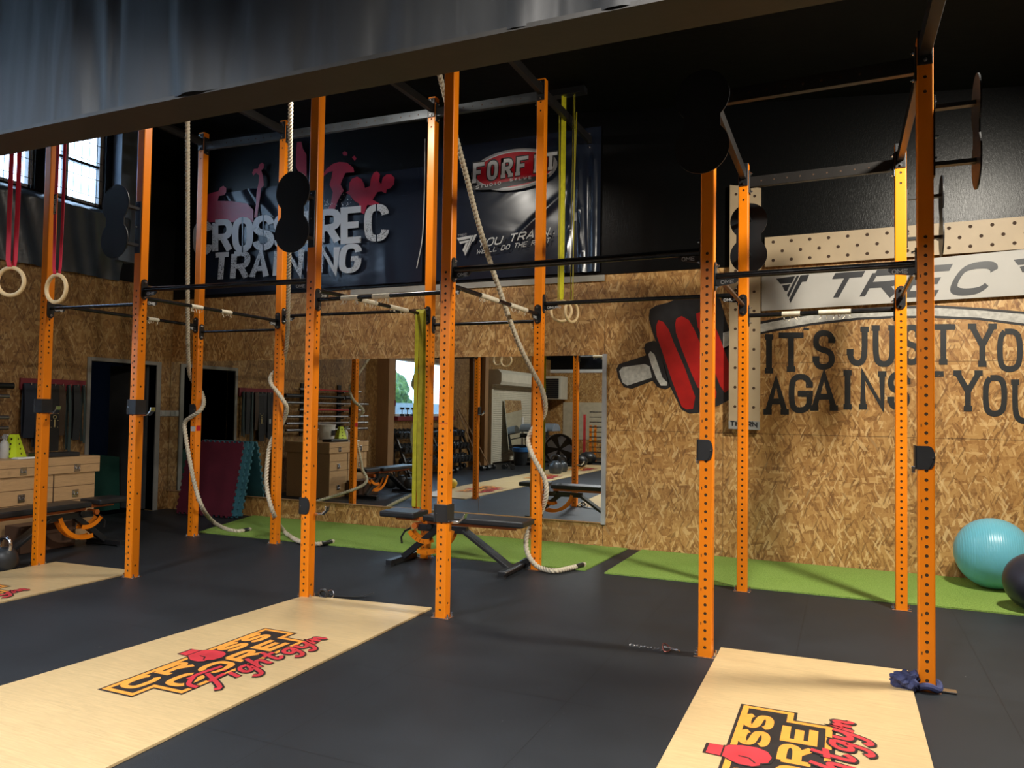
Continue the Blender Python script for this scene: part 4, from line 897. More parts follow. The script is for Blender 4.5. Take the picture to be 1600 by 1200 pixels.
# pegboards
def pegboard(name, label, quad, y, holes, parent_label=True):
    t = thing(name, label, 'pegboard', tuple(gy(*quad[0], y))); q = [gy(*p, y) for p in quad]
    b = MB(); b.prism([q[0], q[1], q[3], q[2]], (0, .03, 0)); b.cm = 1
    mp = quadmap(*q, 1, 1)
    for u, v, r in holes: p = mp(u, v); b.cyl(p+Vector((0, -.0008, 0)), p+Vector((0, .001, 0)), r, 14)  # holes drawn as dark discs, their inner shade painted
    b.build('board', [simple('peg_plywood', (.45, .345, .215), .5, 0, .08, 4), LINE], t, world=True); return t, mp
H_ = []
for i in range(16): H_ += [(i/15.0*.96+.03, .82, .016), (i/15*.96+.03, .2, .016)] + ([(i/15*.96+.062, .5, .016)] if i < 15 else [])
pegboard('peg_board', 'horizontal wooden pegboard above the off-white banner', [(1195, 417), (1700, 382), (1195, 371), (1700, 330)], YB-.045, H_)
H_ = []
for i in range(12): H_ += [(.2, 1-(i+.45)/12.6, .0145), (.8, 1-(i+.45)/12.6, .0145)]
vp, mpv = pegboard('peg_board', 'vertical wooden pegboard with dark maker strip at its foot', [(1138.5, 670), (1187, 672), (1140.5, 289), (1189, 294)], YB-.075, H_)
b = MB(); q = [mpv(0, .0), mpv(1, 0), mpv(1, .035), mpv(0, .035)]; b.prism([p+Vector((0, -.001, 0)) for p in q], (0, -.002, 0)); b.build('maker_strip', simple('grey_strip', (.30, .30, .29), .4), vp, world=True)
pol, L = text_polys('THORN', 1, .9, .3, .3); text_obj('maker_lettering', pol, lambda u, v: mpv(.06+u/L*.85, .013+v*.018)+Vector((0, -.0035, 0)), (0, -.001, 0), BPR, vp)

# =============== BALLS ===============
t = thing('exercise_ball', 'large shiny aqua exercise ball on the turf at the right edge', 'ball', (1.14, 7.55, 0.012))
b = MB(); b.sphere((0, 0, .292), .292, 64); b.build('ball_shell', MATS['aqua'], t, smooth=True)
t = thing('exercise_ball', 'dark graphite exercise ball cut by the right edge', 'ball', (1.30, 6.80, 0.012), math.radians(14))
b = MB(); b.sphere((0, 0, .215), .215, 48); b.build('ball_shell', MATS['graph'], t, smooth=True)
b = MB()
for pl in text_polys('4FIZJO', .032, .03, .012, .006)[0]:
    pts = []
    for p in pl:
        an = -PI/2-.36+(p.x)/.215; el = (p.y+.0)/.215-.02; pts.append(Vector((.2165*math.cos(an)*math.cos(el), .2165*math.sin(an)*math.cos(el), .215+.2165*math.sin(el))))
    nrm = (pts[0]-Vector((0, 0, .215))).normalized()*.001; b.prism(pts, nrm)
b.build('ball_lettering', PRINTW, t)

# =============== BENCHES ===============
def bench(label, loc, rz):
    t = thing('adjustable_bench', label, 'bench', loc, rz)
    def pad(x0, x1, z): b = MB(); b.box((x0, -.145, z), (x1, .145, z+.055)); return b.build('pad', PAD, t, bevel=.014, seg=3)
    s_ = pad(-.73, -.36, .435); s_.name = 'seat_pad'; k = pad(-.27, .72, .425); k.name = 'back_pad'
    b = MB(); b.beam((-.27, -.05, .41), (.62, -.05, .41), .012, .04); b.beam((-.27, .05, .41), (.62, .05, .41), .012, .04); b.box((-.2, -.05, .405), (-.1, .05, .425)); b.box((.5, -.05, .405), (.6, .05, .425)); b.build('back_rail', DKORANGE, t, bevel=.002)
    b = MB(); b.beam((-.62, 0, .42), (-.36, 0, .42), .06, .035); b.cyl((-.40, -.06, .36), (-.40, .06, .36), .028, 12); b.build('seat_bracket', DKORANGE, t, bevel=.002)
    b = MB(); b.beam((-.38, 0, .345), (.12, 0, .345), .06, .06); b.cyl((-.25, -.05, .36), (-.25, .05, .36), .03, 14); b.build('main_beam', BLK, t, bevel=.004)
    b = MB(); b.beam((-.20, 0, .33), (-.54, 0, .055), .055, .055, (0, 1, 0)); b.build('leg', BLK, t, bevel=.004)
    for y in (-.035, .035): 
        pass
    b = MB(); b.beam((.09, -.028, .345), (.55, -.028, .05), .03, .06, (0, 1, 0)); b.beam((.09, .028, .345), (.55, .028, .05), .03, .06, (0, 1, 0)); b.build('leg', BLK, t, bevel=.004)
    for x in (-.56, .56):
        b = MB(); b.box((x-.03, -.24, .012), (x+.03, .24, .062)); f = b.build('foot_bar', BLK, t, bevel=.004)
        for y in (-.22, .22): b2 = MB(); b2.box((x-.033, y-.025, 0), (x+.033, y+.025, .014)); b2.build('foot_cap', DARKRUB, f)
    def arc(cx, cz, r, a0, a1, n=10, wd=.042):
        P = [(cx+(r-wd/2)*math.cos(a0+(a1-a0)*i/n), cz+(r-wd/2)*math.sin(a0+(a1-a0)*i/n)) for i in range(n+1)]; Q = [(cx+(r+wd/2)*math.cos(a0+(a1-a0)*i/n), cz+(r+wd/2)*math.sin(a0+(a1-a0)*i/n)) for i in range(n, -1, -1)]
        b = MB()
        for y in (-.04, .034): b.prism([(u, y, v) for u, v in P+Q], (0, .006, 0))
        b.cm = 1
        for i in range(1, 5):
            a = a0+(a1-a0)*(i+.3)/5.6; b.beam((cx+(r-.012)*math.cos(a), -.0415, cz+(r-.012)*math.sin(a)), (cx+(r+.012)*math.cos(a), -.0415, cz+(r+.012)*math.sin(a)), .001, .009, (0, 1, 0)); 
        return b
    arc(-.30, .42, .30, math.radians(255), math.radians(345)).build('ladder_arc', [ORANGE, LINE], t)
    arc(-.30, .42, .20, math.radians(215), math.radians(285)).build('seat_arc', [ORANGE, LINE], t)
    b = MB(); b.cyl((.60, -.25, .05), (.60, .25, .05), .012, 8)
    b.beam((.56, .22, .05), (.66, .28, .10), .04, .05)
    wl = b.build('wheel_axle', BLK, t)
    for y in (.25,): b = MB(); b.cyl((.60, y, .055), (.60, y+.03, .055), .045, 18); b.build('wheel', DARKRUB, wl, smooth=True)
    b = MB(); b.tube([(-.46, -.02, .33), (-.52, -.02, .30), (-.56, -.02, .24), (-.55, -.02, .18)], .010, 8); b.build('pull_handle', BLK, t, smooth=True)
    return t
bench('black adjustable bench with orange ladder, in the middle before the mirror', (-3.27, 6.24, 0), math.radians(1))
bench('black adjustable bench with orange ladder, beside the wooden chest at the left', (-6.96, 5.02, 0), math.radians(-88))

# =============== CHEST AND ITEMS ===============
cx0, cx1, cy0, cy1 = -8.36, -7.47, 4.79, 5.87
ch = thing('wooden_chest', 'wide pine chest with steel latches under the barbell rack at the left', 'chest', (cx1, cy0, 0))
b = MB(); b.box((cx0+.02, cy0+.02, 0), (cx1-.02, cy1-.04, .72)); b.build('chest_body', CHEST, ch, world=True, bevel=.004)
b = MB(); b.box((cx0, cy0, .715), (cx1, cy1, .885)); ld = b.build('lid', CHEST, ch, world=True, bevel=.005)
b = MB(); b.box((cx1-.019, cy0+.02, .43), (cx1-.016, cy1-.05, .435)); b.box((cx1-.019, (cy0+cy1)/2+.02, .0), (cx1-.016, (cy0+cy1)/2+.03, .715)); b.box((cx1-.001, cy0, .80), (cx1+.0012, cy1, .804)); b.box((cx1-.019, cy0+.02, .58), (cx1-.016, cy1-.05, .583)); b.build('board_gaps', LINE, ch, world=True)
def latch(y, z, par):
    b = MB(); x = cx1-.016 if z < .7 else cx1; b.box((x, y-.035, z-.04), (x+.004, y+.035, z+.04)); o = b.build('latch_plate', CHROME, par, world=True, bevel=.002)
    b = MB(); b.tube([(x+.006, y-.02, z+.015), (x+.016, y-.02, z-.012), (x+.018, y, z-.016), (x+.016, y+.02, z-.012), (x+.006, y+.02, z+.015)], .004, 8); b.box((x+.004, y-.02, z+.01), (x+.012, y+.02, z+.026)); b.build('latch_hasp', CHROME, o, world=True)
for y in (5.02, 5.60):
    latch(y, .77, ld); latch(y, .50, ch)
latch(5.60, .16, ch)
b = MB(); b.box((-7.46, 4.85, 0), (-7.22, 5.42, .26)); b.box((-7.22, 4.95, .16), (-7.205, 5.3, .2)); tag(b.build('wooden_crate', simple('dark_brown_wood', (.10, .05, .028), .6), bevel=.004), 'low dark brown crate on the floor behind the left bench', 'crate')
b = MB(); b.lathe([(.035, 0), (.042, .01), (.042, .14), (.03, .17), (.014, .185), (.014, .20)], n=18); p = gz(6, 706, .887)
t = thing('spray_bottle', 'translucent spray bottle on the wooden chest', 'bottle', (-7.78, gx(7, 690, -7.78).y, .885)); b.build('bottle_body', simple('milky_plastic', (.50, .50, .48), .3), t, smooth=True)
b = MB(); b.box((-.018, -.018, .20), (.018, .018, .232)); b.box((-.01, -.01, .225), (.05, .01, .245)); b.box((.02, -.006, .185), (.028, .006, .226)); b.build('trigger_head', simple('grey_trigger', (.42, .42, .42), .4), t, bevel=.003)
p = gz(22, 706, .887)
t = thing('marker_cone', 'slotted lime-yellow marker cone beside the spray bottle', 'cone', (-7.80, gx(22, 690, -7.80).y, .885), math.radians(25))
lime = simple('lime_plastic', (.62, .80, .02), .4, 0, .05)
b = MB(); vs = []
for hh, z in ((.085, 0), (.03, .24)): vs += [(-hh, -hh, z), (hh, -hh, z), (hh, hh, z), (-hh, hh, z)]
b.add(vs, [(0,3,2,1),(4,5,6,7),(0,1,5,4),(1,2,6,5),(2,3,7,6),(3,0,4,7)]); b.cm = 1
for sx, sy in ((0, -1), (1, 0), (0, 1), (-1, 0)):
    for z in (.04, .09, .14, .19):
        hh = .085-.055*z/.24+.0008; c = Vector((sx*hh, sy*hh, z)); b.cbox(c, (.014 if sy else .002, .014 if sx else .002, .026))
b.build('cone_body', [lime, LINE], t)
b = MB(); b.box((-.1, -.1, 0), (.1, .1, .006)); b.build('cone_base', BLK, t)
b = MB(); b.lathe([(.12, 0), (.125, .005), (.145, .25), (.155, .25), (.155, .265), (.14, .265), (.12, .02)], n=28); t = thing('plastic_bucket', 'white plastic bucket on the wooden chest, seen in the mirror', 'bucket', (-8.19, 5.0, .885))
b.build('bucket_body', WHITE, t, smooth=True); b = MB(); b.cyl((0, 0, .24), (0, 0, .25), .135, 24); b.build('bucket_label', WHITE, t)
b = MB(); b.box((.1365, -.05, .08), (.1385, .05, .17)); b.build('dark_label', BLK, t)
b = MB(); b.box((-7.75, 5.25, .886), (-7.56, 5.70, .93)); tag(b.build('black_tray', PAD, bevel=.01), 'low black tray lying on the chest near its right end', 'tray')
b = MB(); b.add([(-7.62, 4.98, .888), (-7.50, 4.98, .888), (-7.49, 5.22, .888), (-7.6, 5.24, .888), (-7.60, 5.0, .905), (-7.51, 5.0, .9), (-7.50, 5.20, .908), (-7.59, 5.22, .9)], [(0,3,2,1),(4,5,6,7),(0,1,5,4),(1,2,6,5),(2,3,7,6),(3,0,4,7)]); tag(b.build('folded_cloth', WHITE, bevel=.006), 'small folded pale cloth on the chest edge', 'cloth')
# kettlebells
def kettlebell(label, loc, r=.10, mat=DARKRUB, group=None, hm=CHROME):
    t = thing('kettlebell', label, 'kettlebell', loc, group=group)
    b = MB(); b.lathe([(r*.55, 0), (r*.8, r*.1), (r*.98, r*.55), (r, r*.95), (r*.93, r*1.35), (r*.7, r*1.7), (r*.3, r*1.92)], n=24); b.build('bell', mat, t, smooth=True)
    b = MB(); b.tube(smoothpath([(-r*.55, 0, r*1.6), (-r*.68, 0, r*2.1), (-r*.5, 0, r*2.55), (0, 0, r*2.68), (r*.5, 0, r*2.55), (r*.68, 0, r*2.1), (r*.55, 0, r*1.6)], r*.2), r*.16, 10); b.build('handle', hm, t, smooth=True); return t
p = gz(-2, 890); kettlebell('black kettlebell with chrome handle, cut by the left edge', (p.x+.07, p.y-.0, 0), .105)
# red board with belts and bands
rk = thing('belt_rack', 'dark red wall board with hooks holding belts and bands', 'rack', (XL, 6.1, 1.66))
b = MB(); b.box((XL, 5.76, 1.60), (XL+.03, 6.58, 1.735)); b.build('hook_board', REDPAINT, rk, world=True, bevel=.003)
rr = random.Random(11)
cols = [simple('navy_fabric', (.015, .022, .04), .75), simple('charcoal_fabric', (.03, .032, .036), .75), PAD, simple('slate_green_band', (.035, .06, .062), .5), simple('brown_leather', (.06, .035, .02), .5)]
labs = ['wide navy belt nearest the wooden chest end', 'long black strap with small white mark', 'narrow dark double band', 'broad black lifting belt with gold round emblem', 'dark leather strap', 'slate green looped band', 'black doubled band', 'grey-green band beside the doorway']
for i, lab in enumerate(labs):
    y = 5.85+.68*i/7; 
    b = MB(); b.cyl((XL+.03, y, 1.66), (XL+.085, y, 1.66), .005, 8); b.cyl((XL+.085, y, 1.66), (XL+.088, y, 1.685), .005, 8); b.build('hook', CHROME, rk, world=True)
    ln = (.62, .75, .68, .78, .60, .80, .66, .70)[i]; wd = (.15, .09, .07, .12, .08, .035, .09, .03)[i]; mt = cols[(0, 1, 2, 2, 4, 3, 1, 3)[i]]
    t = thing('hanging_belt', lab+', hanging from the red board', 'belt', (XL+.06, y, 1.665))
    b = MB(); pts = smoothpath([(.012+.02*(i % 2), 0, -ln), (.022, .006, -ln*.5), (.012, 0, -.05), (0, 0, .008), (-.014, 0, -.05), (-.02, -.008, -ln*.55), (-.012, 0, -ln*.97)], .05); b.strip(pts, (0, 1, 0), wd, .006); b.build('belt_loop', mt, t)
    if i == 3:
        b = MB(); b.tube([(.034, .02*math.cos(a), -.38+.02*math.sin(a)) for a in [2*PI*k/12 for k in range(12)]], .004, 6, closed=True); b.box((.032, -.009, -.50), (.035, .009, -.41))
        for zq in (-.34, -.42, -.50):
            for yq in (-.042, .042): b.cbox((.0335, yq, zq), (.003, .008, .008))
        b.build('gold_emblem', simple('gold_print', (.50, .40, .18), .4), t)
    if i == 1: b = MB(); b.box((.031, -.02, -.50), (.034, .02, -.42)); b.build('white_mark', PRINTW, t)
# barbell rack
br = thing('barbell_rack', 'black wall rack holding horizontal barbells above the chest', 'rack', (XL, 4.3, 1.3))
def vX(px, py, X): p = gx(px, py, X); return Vector((p.x, 2*(YB-.022)-p.y, p.z))
yr = vX(535, 640, XL+.1).y
for y in (yr, yr+1.05):
    b = MB(); b.box((XL, y-.05, .95), (XL+.03, y+.05, 1.86)); u = b.build('rack_upright', BLK, br, world=True)
    for k in range(7): b = MB(); z = 1.74-.118*k; b.beam((XL+.03, y, z-.035), (XL+.14, y, z-.012), .02, .02); b.build('rack_arm', BLK, u, world=True)
names = ['red-sleeved thin barbell on the top rack arms', 'thick black barbell second from the top of the wall rack', 'long steel barbell third from the top of the wall rack', 'short steel bar with red middle on the wall rack', 'plain steel barbell fifth from the top of the wall rack', 'steel barbell on the second lowest wall rack arms', 'thin bar on the lowest wall rack arms']
for k, nm in enumerate(names):
    z = 1.755-.118*k; y0b, y1b = (3.45, 5.25) if k in (0, 3) else (3.2, 5.58) if k != 1 else (3.6, 5.62); t = thing('barbell', nm, 'barbell', (XL+.11, (y0b+y1b)/2, z))
    hl = (y1b-y0b)/2; r = .022 if k == 1 else .014
    b = MB(); b.cyl((0, -hl, 0), (0, hl, 0), r, 12); b.build('shaft', BLK if k == 1 else (REDM if k in (0, 3) else simple('steel_bar', (.35, .35, .36), .3, .9)), t, smooth=True)
    for s in (-1, 1): b = MB(); b.cyl((0, s*hl, 0), (0, s*(hl-.36), 0), r*1.6, 14); b.build('sleeve', BLK if k == 1 else simple('steel_bar', (.35, .35, .36), .3, .9), t, smooth=True)
# puzzle mats in the corner
def puzzle(w, h, th, n=11):
    pts = []; s = w/n
    def edge(a, b_, nrm):
        a, b_ = Vector(a), Vector(b_); nv = Vector(nrm); out = []
        for i in range(n):
            p = a.lerp(b_, i/n); q = a.lerp(b_, (i+.5)/n); out += [p, a.lerp(b_, (i+.08)/n)+nv*.022, a.lerp(b_, (i+.5)/n)+nv*.022, a.lerp(b_, (i+.42)/n), ]
        return out
    P = edge((0, 0), (w, 0), (0, -1))+edge((w, 0), (w, h), (1, 0))+edge((w, h), (0, h), (0, 1))+edge((0, h), (0, 0), (-1, 0))
    return P
for i, lab in enumerate(('crimson puzzle mat leaning in the mirror corner, frontmost of its stack', 'teal-edged puzzle mat leaning right behind the front crimson mat', 'puzzle mat leaning against the mirror, rearmost of its stack')):
    yb_ = 7.585+.034*i; xo = -8.17+.05*i; t = thing('puzzle_mat', lab, 'mat', (xo, yb_, .03), group=None)
    tilt = math.radians(12.0)
    P = puzzle(.93, .95, .025)
    b = MB(); b.prism([(p.x, p.y*math.sin(tilt)-.0, p.y*math.cos(tilt)) for p in P], (0, .012*math.cos(tilt), -.012*math.sin(tilt))); b.build('front_layer', MATS['redmat'] if i == 0 else MATS['teal'], t)
    b = MB(); b.prism([(p.x, p.y*math.sin(tilt)+.0125, p.y*math.cos(tilt)-.003) for p in P], (0, .012*math.cos(tilt), -.012*math.sin(tilt))); b.build('back_layer', MATS['teal'], t)
# =============== SMALL FLOOR THINGS ===============
# strap at post E
x, y, _ = POST['E']
t = thing('cargo_strap', 'black strap with steel ring at the foot of the post by the middle platform', 'strap', (x+.12, y+.05, 0))
b = MB(); b.strip(smoothpath([(-.06, -.02, .02), (0, .0, .05), (.05, .03, .02), (.13, .06, .012), (.25, .12, .010), (.33, .18, .035)], .02), (.3, -.6, .1), .035, .006)
b.tube([(.02+.035*math.cos(a), -.03, .04+.03*math.sin(a)) for a in [2*PI*k/14 for k in range(14)]], .012, 8, closed=True); b.build('strap_body', PAD, t)
b = MB(); b.tube([(.07+.03*math.cos(a), -.01+.01*math.sin(a), .035+.028*math.sin(a)) for a in [2*PI*k/16 for k in range(16)]], .005, 8, closed=True); b.build('steel_ring', CHROME, t, smooth=True)
# chain and carabiners by post I
p = gz(1047, 1018)
t = thing('chain_clips', 'short steel chain with snap clips on the floor left of the right platform', 'chain', (p.x, p.y, 0))
b = MB()
for k in range(9):
    cx_ = -.06-.022*k; b.tube([(cx_+.016*math.cos(a), .01*math.sin(a)*(1 if k % 2 else .3), .006+.006*math.sin(a)*(0 if k % 2 else 1)) for a in [2*PI*q/10 for q in range(10)]], .0022, 6, closed=True)
b.build('chain_links', CHROME, t)
for (a0, ln, rz) in ((-.35, .11, 0), (.9, .12, 1)):
    b = MB(); pts = []
    for k in range(18):
        a = 2*PI*k/18; u = ln/2*math.cos(a)+.03*(1 if rz else -.2); v = .022*math.sin(a); pts.append((u*math.cos(a0+1.9)-v*math.sin(a0+1.9)+(.03 if rz else -.02), u*math.sin(a0+1.9)+v*math.cos(a0+1.9), .012+(.03 if not rz else .01)*max(0, math.sin(a))))
    b.tube(pts, .0035, 8, closed=True); b.build('snap_clip', CHROME if rz else simple('red_clip', (.25, .08, .07), .3, .7), t, smooth=True)
# blue band tied round post L
x, y, _ = POST['L']; t = thing('tied_fabric_band', 'crumpled navy fabric band tied round the foot of the rightmost front post', 'band', (x, y, 0))
nv = simple('navy_band', (.035, .045, .13), .8, 0, .35, 25, bump=.6, bs=60)
b = MB(); b.tube([(.058*math.cos(a)*(1.05), .058*math.sin(a)*1.05, .028+.01*math.sin(3*a)) for a in [2*PI*k/24 for k in range(24)]], .018, 8, closed=True); b.build('band_loop', nv, t, smooth=True)
bm = bmesh.new(); bmesh.ops.create_icosphere(bm, subdivisions=4, radius=.06); rr = random.Random(2)
from mathutils import noise as mn
for v in bm.verts:
    f = 1+.55*mn.noise(v.co*28)+.25*mn.noise(v.co*70); v.co = Vector((v.co.x*1.15*f, v.co.y*.75*f, v.co.z*.85*f))
    v.co += Vector((-.095, -.055, .052)); v.co.z = max(.004, v.co.z)
me = bpy.data.meshes.new('band_knot'); bm.to_mesh(me); bm.free(); me.materials.append(nv); o = bpy.data.objects.new('band_knot', me); C.objects.link(o); o.parent = t
b = MB(); b.box((.045, -.02, .007), (.14, .03, .012)); b.build('metal_tag', CHROME, t)

# =============== BEHIND THE CAMERA (seen in the mirror) ===============
YM = YB-.022
def vz(px, py, z=0.0): p = gz(px, py, z); return Vector((p.x, 2*YM-p.y, z))
b = MB(); b.box((XL, 2.50, 0), (XL+.28, 2.72, 3.05)); struct(b.build('trim_4', TIMBER, bevel=.004))
b = MB(); b.box((XL, -1.75, 0), (XL+.10, -1.45, 3.05)); struct(b.build('trim_5', simple('dark_timber', (.16, .085, .04), .55), bevel=.004))
b = MB(); b.box((XL, -2.3, 0), (XL+.12, -2.1, 3.05)); struct(b.build('trim_6', TIMBER, bevel=.004))
# notice and red shelf
b = MB(); b.box((XL, 2.12, 1.70), (XL+.004, 2.38, 1.93)); t = thing('paper_notice', 'white paper notice beside the low window, seen in the mirror', 'notice', (XL, 2.25, 1.7)); b.build('paper', WHITE, t, world=True)
b = MB()
for k in range(4): b.box((XL+.004, 2.15, 1.74+.042*k), (XL+.0046, 2.35-.03*(k % 2), 1.752+.042*k))
b.build('printed_lines', PRINTG, t, world=True)
b = MB(); b.box((XL, 2.06, 1.50), (XL+.04, 2.45, 1.62)); tag(b.build('red_hook_board', REDPAINT, bevel=.003), 'short dark red board under the paper notice', 'board')
for k in range(3):
    t = thing('sill_dumbbell', 'black dumbbell standing on end on the red window sill', 'dumbbell', (XL+.03, 1.80-.22*k, WL[2]), group='dumbbells on the window sill')
    b = MB(); b.cyl((0, 0, 0), (0, 0, .05), .05, 8); b.cyl((0, 0, .14), (0, 0, .19), .05, 8); b.build('heads', DARKRUB, t); b = MB(); b.cyl((0, 0, .05), (0, 0, .14), .015, 8); b.build('handle', CHROME, t)
b = MB(); b.sphere((XL+.03, 1.08, WL[2]+.055), .055, 16, (1, 1.8, 1)); tag(b.build('red_gloves', REDM, smooth=True), 'small red bundle on the window sill in the mirror', 'glove')
def hexdb(loc, rz, L=.30, r=.065, label='', group='hex dumbbells on the floor'):
    t = thing('hex_dumbbell', label, 'dumbbell', loc, rz, group)
    b = MB(); 
    for s in (-1, 1): b.cyl((s*L*.5, 0, r*.87), (s*L*.22, 0, r*.87), r, 6)
    b.build('heads', DARKRUB, t, bevel=.006)
    b = MB(); b.cyl((-L*.22, 0, r*.87), (L*.22, 0, r*.87), .016, 10); b.build('handle', CHROME, t, smooth=True); return t
d0 = hexdb((0, 0, 0), 0, label='black hex dumbbell lying on the floor behind the camera, seen in the mirror')
first = True; spots = []
for (px, py) in ((700, 744), (708, 739), (716, 735), (724, 731), (732, 727), (708, 731), (716, 727), (724, 722), (733, 719), (700, 735), (694, 741), (740, 733), (758, 735), (768, 733), (789, 732), (801, 733)):
    spots.append(vz(px, py))
for i, p in enumerate(spots):
    o = d0 if i == 0 else dup(d0); o.location = (p.x, p.y, 0); o.rotation_euler = (0, 0, math.radians(60+(i*37) % 50))
# dumbbell rack under the window
dr = thing('dumbbell_rack', 'black tiered rack full of round dumbbells under the low window, seen in the mirror', 'rack', (XL+.3, .7, 0))
for y in (2.25, .75, -.75):
    b = MB(); b.beam((XL+.12, y, 0), (XL+.12, y, .95), .06, .05); b.beam((XL+.55, y, 0), (XL+.15, y, .9), .05, .05); b.build('rack_frame', BLK, dr, world=True)
for k in range(3):
    b = MB(); z = .22+.30*k; x = XL+.46-.13*k; b.beam((x, -.8, z), (x, 2.3, z), .04, .03); b.beam((x-.16, -.8, z+.05), (x-.16, 2.3, z+.05), .04, .03); b.build('rail', BLK, dr, world=True)
db = thing('round_dumbbell', 'black round dumbbell on the tiered rack below the window', 'dumbbell', (0, 0, 0), group='round dumbbells on the rack')
b = MB(); b.cyl((-.15, 0, 0), (-.06, 0, 0), .062, 16); b.cyl((.06, 0, 0), (.15, 0, 0), .062, 16); b.build('heads', DARKRUB, db, smooth=True)
b = MB(); b.cyl((-.06, 0, 0), (.06, 0, 0), .016, 8); b.build('handle', CHROME, db)
n = 0
for k in range(3):
    for j in range(18):
        o = db if n == 0 else dup(db); n += 1; o.location = (XL+.39-.13*k, 2.18-.165*j, .325+.30*k); o.rotation_euler = (0, math.radians(14), 0)
for i, (px, py, r) in enumerate(((600, 757, .10), (610, 762, .115), (628, 762, .12), (640, 765, .11), (650, 762, .10))):
    p = vz(px, py); kettlebell(('small', 'squat', 'stout', 'round', 'end')[i]+' dark kettlebell in the row below the dumbbell rack, seen in the mirror', (p.x, p.y, 0), r, DARKRUB, hm=BLK)
p = vz(706, 764); b = MB(); b.sphere((p.x, p.y, .1), .1, 20, (1, 1, .9)); tag(b.build('yellow_ball', simple('yellow_rubber', (.60, .42, .03), .5), smooth=True), 'small yellow ball by the left platform, seen in the mirror', 'ball')
for k in (0, 1):
    b = MB(); b.cyl((XL+.65+.1*k, -.9-.28*k, 0), (XL+.03, -.72-.1*k, 1.45), .014, 8); tag(b.build('wooden_pole', TIMBER), ('thin pole leaning on the wall right of the low window', 'second thin pole leaning behind the first, nearer the shutter')[k], 'pole')
# roller shutter
sh = thing('roller_shutter', 'cream roller shutter with boxed housing, seen in the mirror', 'shutter', (XL, -4.0, 0))
b = MB(); N = 42; pr = []
for i in range(N+1): z = .02+2.12*i/N; pr += [(XL+.05, z), (XL+.062, z+.012), (XL+.062, z+.036)]
vs = [(x, yy_, z) for yy_ in (-5.45, -2.65) for x, z in pr]; m_ = len(pr); b.add(vs, [(i, i+1, m_+i+1, m_+i) for i in range(m_-1)]); b.build('slats', CREAM, sh, world=True)
b = MB(); b.box((XL, -2.66, 0), (XL+.1, -2.56, 2.15)); b.box((XL, -5.55, 0), (XL+.1, -5.44, 2.15)); b.build('guide_rails', CREAM, sh, world=True)
b = MB(); b.prism([(XL, -2.5, 2.12), (XL+.36, -2.5, 2.12), (XL+.40, -2.5, 2.2), (XL+.40, -2.5, 2.42), (XL+.30, -2.5, 2.52), (XL, -2.5, 2.52)], (0, -3.1, 0)); b.build('housing', CREAM, sh, world=True)
b = MB(); b.beam((XL+.28, -3.9, .35), (XL+.12, -3.9, 1.72), 1.15, .02, (1, 0, 0)); lm = thing('leaning_mirror', 'tall loose mirror leaning on the cream shutter', 'mirror', (XL+.2, -3.9, .3)); b.build('mirror_pane', MIRR, lm, world=True)
# preacher benches, plate tree, fan, bin
steel = simple('blue_grey_steel', (.10, .12, .15), .4, .3); bluepad = simple('grey_blue_vinyl', (.20, .24, .29), .4)
for i, (px, py) in enumerate(((793, 722), (826, 719))):
    p = vz(px, py); t = thing('preacher_bench', ('preacher curl bench with rounded grey pad, before the cream shutter', 'second preacher curl bench with grey pad, farther along the wall')[i], 'bench', (XL+.85, p.y, 0), math.radians(-84))
    b = MB(); pts = [(.26*math.cos(a), -.3, .86+.22*math.sin(a)) for a in [PI*k/12 for k in range(13)]]; b.prism(pts, (0, .6, 0)); b.build('arm_pad', bluepad, t, bevel=.01)
    b = MB(); b.beam((0, 0, 0), (0, 0, .86), .07, .07); b.build('post', steel, t); b = MB(); b.beam((-.6, 0, .03), (.5, 0, .03), .07, .06); b.beam((-.6, -.3, .03), (-.6, .3, .03), .07, .06); b.beam((.4, -.3, .03), (.4, .3, .03), .07, .06); b.build('base_frame', BLK, t)
    b = MB(); b.box((-.75, -.2, .45), (-.4, .2, .52)); b.build('seat_pad', PAD, t, bevel=.01); b = MB(); b.beam((-.575, 0, .03), (-.575, 0, .45), .06, .06); b.build('seat_post', steel, t); b = MB(); b.cyl((.2, -.35, .72), (.2, .35, .72), .015, 10); b.build('rest_bar', CHROME, t)
p = vz(752, 722); t = thing('plate_tree', 'upright plate holder with stacked black rolls beside the reflected orange post', 'rack', (max(p.x, XL+.55), p.y-.4, 0))
b = MB(); b.cyl((0, 0, 0), (0, 0, 1.25), .03, 12); b.build('post', WHITE, t, smooth=True); b = MB(); b.box((-.3, -.04, 0), (.3, .04, .05)); b.box((-.04, -.3, 0), (.04, .3, .05)); b.build('base', BLK, t)
for z in (.75, .95):
    b = MB(); b.cyl((-.05, 0, z), (.45, 0, z), .06, 16); b.build('roll', PAD, t, bevel=.01)
p = vz(813, 727); t = thing('waste_bin', 'grey waste bin with blue bag behind the rig, seen in the mirror', 'bin', (p.x, p.y, 0))
b = MB(); b.lathe([(.16, 0), (.165, .01), (.21, .45)], n=20); b.build('bin_body', BLKGREY, t, smooth=True); b = MB(); b.lathe([(.225, .36), (.22, .46), (.20, .47), (.19, .3)], n=20); b.build('bag_rim', simple('blue_bag', (.03, .16, .42), .4), t, smooth=True)
p = vz(863, 730); t = thing('floor_fan', 'large round floor fan with pale blades, seen in the mirror', 'fan', (p.x+.0, p.y-.5, 0), math.radians(-25))
b = MB()
for rr_ in (.39, .30, .2, .1): b.tube([(rr_*math.cos(2*PI*k/32), -.08, .44+rr_*math.sin(2*PI*k/32)) for k in range(32)], .006, 6, closed=True)
for k in range(16): a = 2*PI*k/16; b.cyl((0, -.1, .44), (.39*math.cos(a), -.06, .44+.39*math.sin(a)), .003, 5)
b.build('guard', BLK, t)
